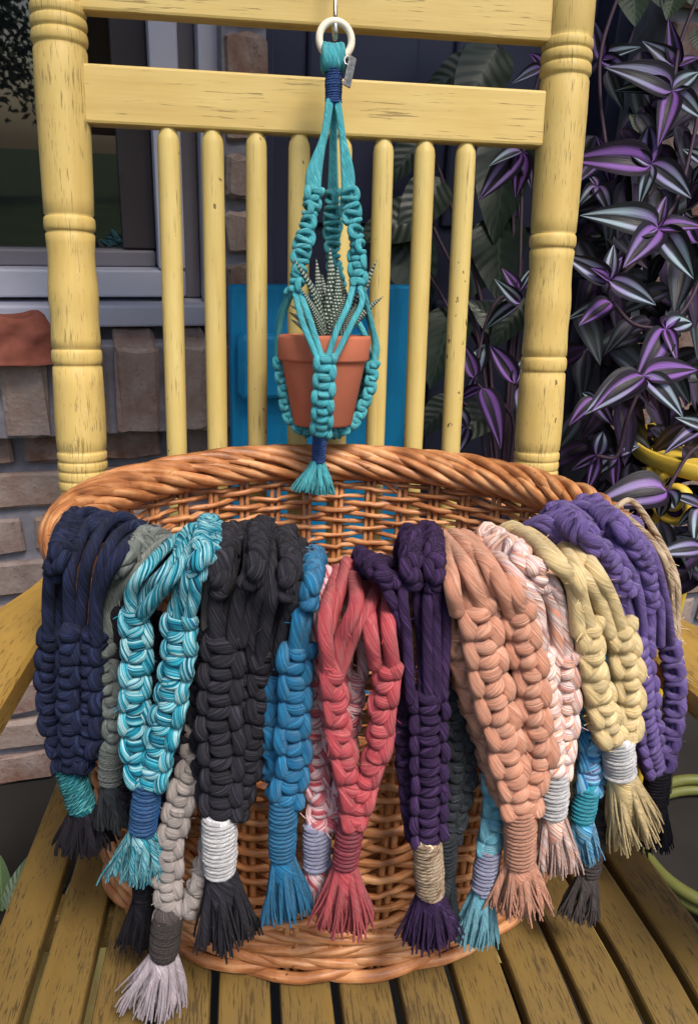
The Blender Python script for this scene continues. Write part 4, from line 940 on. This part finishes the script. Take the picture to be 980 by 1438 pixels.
A = [(1.00, (943, 127), [(867, 120), (874, 78, -.03, 1.3), (931, 189), (985, 95, 0, 1.3), (905, 128), (990, 165)]), (1.04, (952, 92), [(938, 28), (908, 55), (985, 70)]), (1.0, (913, 231), [(816, 207, -.02, 1.2), (900, 279), (982, 270, 0, 1.2), (911, 160), (880, 205)]),
     (.97, (924, 320), [(836, 287, -.02, 1.2), (879, 370, -.03), (978, 389, 0, 1.2), (988, 306), (935, 270)]), (.93, (855, 393), [(793, 357, -.02, 1.0), (862, 339), (874, 358), (933, 423, 0, 1.0), (832, 375)]), (.97, (857, 424), [(803, 438), (815, 453, -.02, 1.2)]),
     (1.0, (935, 462), [(952, 428), (984, 440), (952, 497), (905, 523, -.03, 1.2)]), (.96, (904, 528), [(827, 566, -.02, 1.25), (830, 575), (988, 509, 0, 1.2), (968, 573, -.02, 1.2), (912, 570)]), (1.0, (990, 600), [(952, 585), (940, 620)]), (1.06, (844, 82), [(900, 62), (832, 23), (887, 100), (800, 70)]),
     (.98, (936, 690), [(845, 691, -.02, 1.5), (925, 730), (960, 720)]), (1.0, (985, 712), [(938, 690), (950, 740), (975, 760)]), (.99, (985, 770), [(930, 772), (950, 750)]), (1.04, (990, 230), [(960, 200), (970, 262)]), (1.02, (980, 340), [(960, 300), (1000, 310)]),
     (1.08, (850, 215), [(815, 245), (860, 262), (838, 190)]), (1.06, (838, 262), [(812, 285), (858, 296), (826, 240)]), (1.05, (836, 560), [(800, 590), (862, 600), (812, 545)]), (1.06, (866, 640), [(830, 668), (900, 622), (862, 690)]), (1.04, (838, 640), [(800, 660), (826, 690), (850, 600)])]
prev = None
for Z, nd, tips in A:
    b = cluster(trad, Z, nd, tips)
for k in range(230):                                             # filler leaves deeper in the plant, shade painted into their colour
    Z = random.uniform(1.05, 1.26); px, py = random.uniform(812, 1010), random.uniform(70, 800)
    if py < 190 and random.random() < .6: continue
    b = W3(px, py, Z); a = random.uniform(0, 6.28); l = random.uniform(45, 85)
    place_leaf(trad, random.choice(TLSHADE), b, W3(px+l*math.cos(a), py+l*abs(math.sin(a))*.9+8, Z+random.uniform(-.04, .04)), random.uniform(.9, 1.3), face=tocam(b)+np.array([random.uniform(-.6, .6), 0, random.uniform(0, .9)]))
for pts in [[(880, -40), (846, 60), (842, 130), (850, 200)], [(990, -30), (955, 60), (944, 128), (925, 190), (913, 231)], [(1000, 60), (960, 250), (926, 320), (890, 370), (856, 400), (858, 424)], [(1005, 330), (970, 420), (936, 462), (910, 500), (904, 528)], [(1000, 480), (1000, 600), (965, 640), (936, 690)], [(860, 424), (890, 455), (935, 462)], [(905, 530), (880, 590), (866, 640), (838, 640)], [(1010, 150), (1000, 230), (985, 340)]]:
    trad.part('stem', MB().tube(spline([W3(a, b, 1.03) for a, b in pts], 30), .0026, 6), STEM)
tr2c = W3(700, 420, 1.12)
trad2 = Thing('tradescantia_plant', 'darker trailing striped wandering plant stems seen between the spindles and a back post', 'plant', (tr2c[0], tr2c[1], tr2c[2]), 'W')
for Z, nd, tips in [(1.10, (731, 212), [(673, 278), (727, 277), (690, 225), (752, 262)]), (1.10, (728, 408), [(709, 377), (746, 374), (742, 388)]), (1.10, (730, 425), [(676, 460), (700, 395)]), (1.12, (666, 530), [(675, 466), (654, 563), (648, 480)]), (1.12, (723, 538), [(687, 478), (735, 500)]), (1.10, (676, 545), [(713, 618, -.02, 1.1), (640, 560)]), (1.14, (728, 545), [(745, 560), (740, 600)]), (1.12, (760, 95), [(722, 112), (745, 60)]), (1.14, (655, 600), [(628, 555), (640, 640)])]:
    cluster(trad2, Z, nd, tips)
for pts in [[(790, 60), (760, 95), (735, 210), (732, 300), (729, 410), (725, 430)], [(729, 410), (700, 420), (680, 460), (668, 530), (676, 545)], [(780, 480), (740, 530), (722, 540)]]:
    trad2.part('stem', MB().tube(spline([W3(a, b, 1.14) for a, b in pts], 30), .0024, 6), STEM)
# broad dark green leaves in front of the door
def green_mat(name, c0, c1):
    m, t, b = newmat(name, .42, .4); u, v = uvxy(t)
    a = math_(t, 'ABSOLUTE', math_(t, 'SUBTRACT', math_(t, 'MULTIPLY', u, 2), 1)); vein = math_(t, 'SINE', math_(t, 'MULTIPLY', math_(t, 'SUBTRACT', v, math_(t, 'MULTIPLY', a, .22)), 52))
    c = mixc(t, ramp(t, vein, [(.85, (0, 0, 0)), (1, (.25, .25, .25))]), mixc(t, objrand(t), c0, c1), tuple(x*1.8 for x in c1)); c = mixc(t, ramp(t, a, [(.02, (.8, .8, .8)), (.07, (0, 0, 0))]), c, tuple(x*2 for x in c1))
    t.links.new(c, b.inputs['Base Color']); bump(t, b, vein, .12, .004); return m
GRN = green_mat('broad_leaf', (.010, .017, .011), (.015, .026, .015))
BL = [leaf_mesh('broad_leaf', GRN, 1, .62, b_, .10, wave=.05) for b_ in (.15, .3)]
bp = W3(660, 330, 1.22)
broad = Thing('broad_leaf_plant', 'dark broad leaved green plant in front of the navy door', 'plant', (bp[0], bp[1], bp[2]), 'W')
for (bx, by, tx, ty, Z) in [(700, 60, 640, 170, 1.2), (690, 90, 600, 110, 1.22), (720, 180, 690, 330, 1.22), (600, 300, 500, 330, 1.24), (700, 300, 700, 420, 1.23), (620, 250, 560, 330, 1.24), (690, 330, 640, 420, 1.24), (560, 320, 600, 430, 1.26), (740, 420, 690, 480, 1.22), (640, 430, 600, 540, 1.26), (720, 470, 660, 420, 1.24), (600, 190, 540, 250, 1.26), (700, 560, 640, 620, 1.2), (640, 560, 580, 610, 1.25)]:
    b = W3(bx, by, Z); place_leaf(broad, random.choice(BL), b, W3(tx, ty, Z-.02), random.uniform(.8, 1.1), face=tocam(b)+np.array([random.uniform(-.4, .4), 0, .5]))
    broad.part('stalk', MB().tube(spline([b-np.zeros(3), (b+W3(700, 700, 1.26))/2+np.array([.02, 0, .03]), W3(700, 760, 1.26)], 14), .003, 6), STEM)
GRN2 = green_mat('climber_leaf', (.02, .03, .018), (.045, .07, .03))
CL = leaf_mesh('climber_leaf', GRN2, 1, .75, .15, .1)
cp = W3(890, -40, 1.2)
clim = Thing('green_climber', 'green leaves hanging over the bricks above the striped plant', 'plant', (cp[0], cp[1], cp[2]), 'W')
for (bx, by, tx, ty) in [(888, -30, 893, 30), (950, -20, 938, 22), (915, -40, 930, 5), (965, -40, 990, 10), (980, 40, 985, 70), (905, 180, 885, 160)]:
    b = W3(bx, by, 1.18); place_leaf(clim, CL, b, W3(tx, ty, 1.17), 1.0, face=tocam(b)+np.array([.1, 0, .3]))
clim.part('vine', MB().tube(spline([W3(840, -60, 1.2), W3(890, -36, 1.2), W3(950, -28, 1.2), W3(1010, 0, 1.2)], 20), .003, 6), STEM)
clim.part('vine', MB().tube(spline([W3(892, 25, 1.19), W3(888, 45, 1.2), W3(878, 75, 1.2)], 10), .002, 6), STEM)
# a few low leaves on the ground under the chair, left
GRN3 = green_mat('ground_leaf', (.05, .09, .04), (.09, .14, .06)); GL = leaf_mesh('ground_leaf', GRN3, 1, .3, .25, .2)
gp = RW @ atz(0, 1270, -.35)+np.array([0, 0, SEAT_Z]); gp[2] = 0
low = Thing('low_plant', 'low green leafy plant on the floor beside the chair', 'plant', gp, 'W')
for k in range(14):
    a = k*2.4; l = random.uniform(.06, .10); h = random.uniform(.02, .06)
    b = gp+np.array([.012*math.cos(a), .012*math.sin(a), .004]); place_leaf(low, GL, b, b+np.array([l*math.cos(a), l*math.sin(a), h]), 1, face=(0, 0, 1))

# ------------------------------------------------------------------ garden trees in front of the house (they show in the window pane)
BARK = plain('bark', (.06, .045, .035), .95, .1, .4, 12, bmp=.6)
lm, lt, lb = newmat('tree_leaf', .6, .2); lt.links.new(ramp(lt, objrand(lt), [(0, (.03, .055, .018)), (1, (.06, .10, .03))]), lb.inputs['Base Color'])
def tree(x, y_, H, label, seed):
    rg = np.random.default_rng(seed)
    T = Thing('garden_tree', label, 'tree', (x, y_, -.12), 'W', 'trees in the front garden'); T.org = np.zeros(3)
    T.part('trunk', MB().tube(spline([(0, 0, -.02), (.1, .05, H*.3), (0, .1, H*.6), (.1, 0, H*.92)], 16), np.linspace(.16, .03, 16), 10), BARK)
    cents = []
    for k in range(9):
        a = k*2.4; hz = H*(.32+.06*k); e = np.array([math.cos(a)*H*.26, math.sin(a)*H*.26, hz+H*.12]); cents += [e, e*np.array([.6, .6, 1])]
        T.part('limb', MB().tube(spline([(0, .05, hz-.1), e*np.array([.5, .5, 1]), e], 10), np.linspace(.05, .012, 10), 6), BARK)
    nl = 5200; C = np.array(cents)[rg.integers(0, len(cents), nl)]+rg.normal(0, H*.085, (nl, 3)); C[:, 2] = np.maximum(C[:, 2], H*.25)
    d1 = rg.normal(0, 1, (nl, 3)); d1 /= np.linalg.norm(d1, axis=1)[:, None]; d2 = np.cross(d1, rg.normal(0, 1, (nl, 3))); d2 /= np.linalg.norm(d2, axis=1)[:, None]
    s_ = rg.uniform(.05, .10, (nl, 1)); V = np.stack([C-d1*s_*1.5, C+d2*s_*.7, C+d1*s_*1.5, C-d2*s_*.7], 1)
    mb = MB(); mb.v.append(V.reshape(-1, 3)); mb.q.append(np.arange(nl*4).reshape(-1, 4)); mb.uv.append(np.zeros((nl, 4, 2))); mb.n = nl*4
    T.part('crown', mb, lm, smooth=False)
tree(.4, -20, 6.0, 'tall leafy garden tree opposite the window, reflected in its pane', 1)
tree(-7, -24, 8.0, 'tallest garden tree across the lawn opposite the house', 2)
tree(6.4, -20, 6.6, 'leafy garden tree across the lawn opposite the navy door', 3)
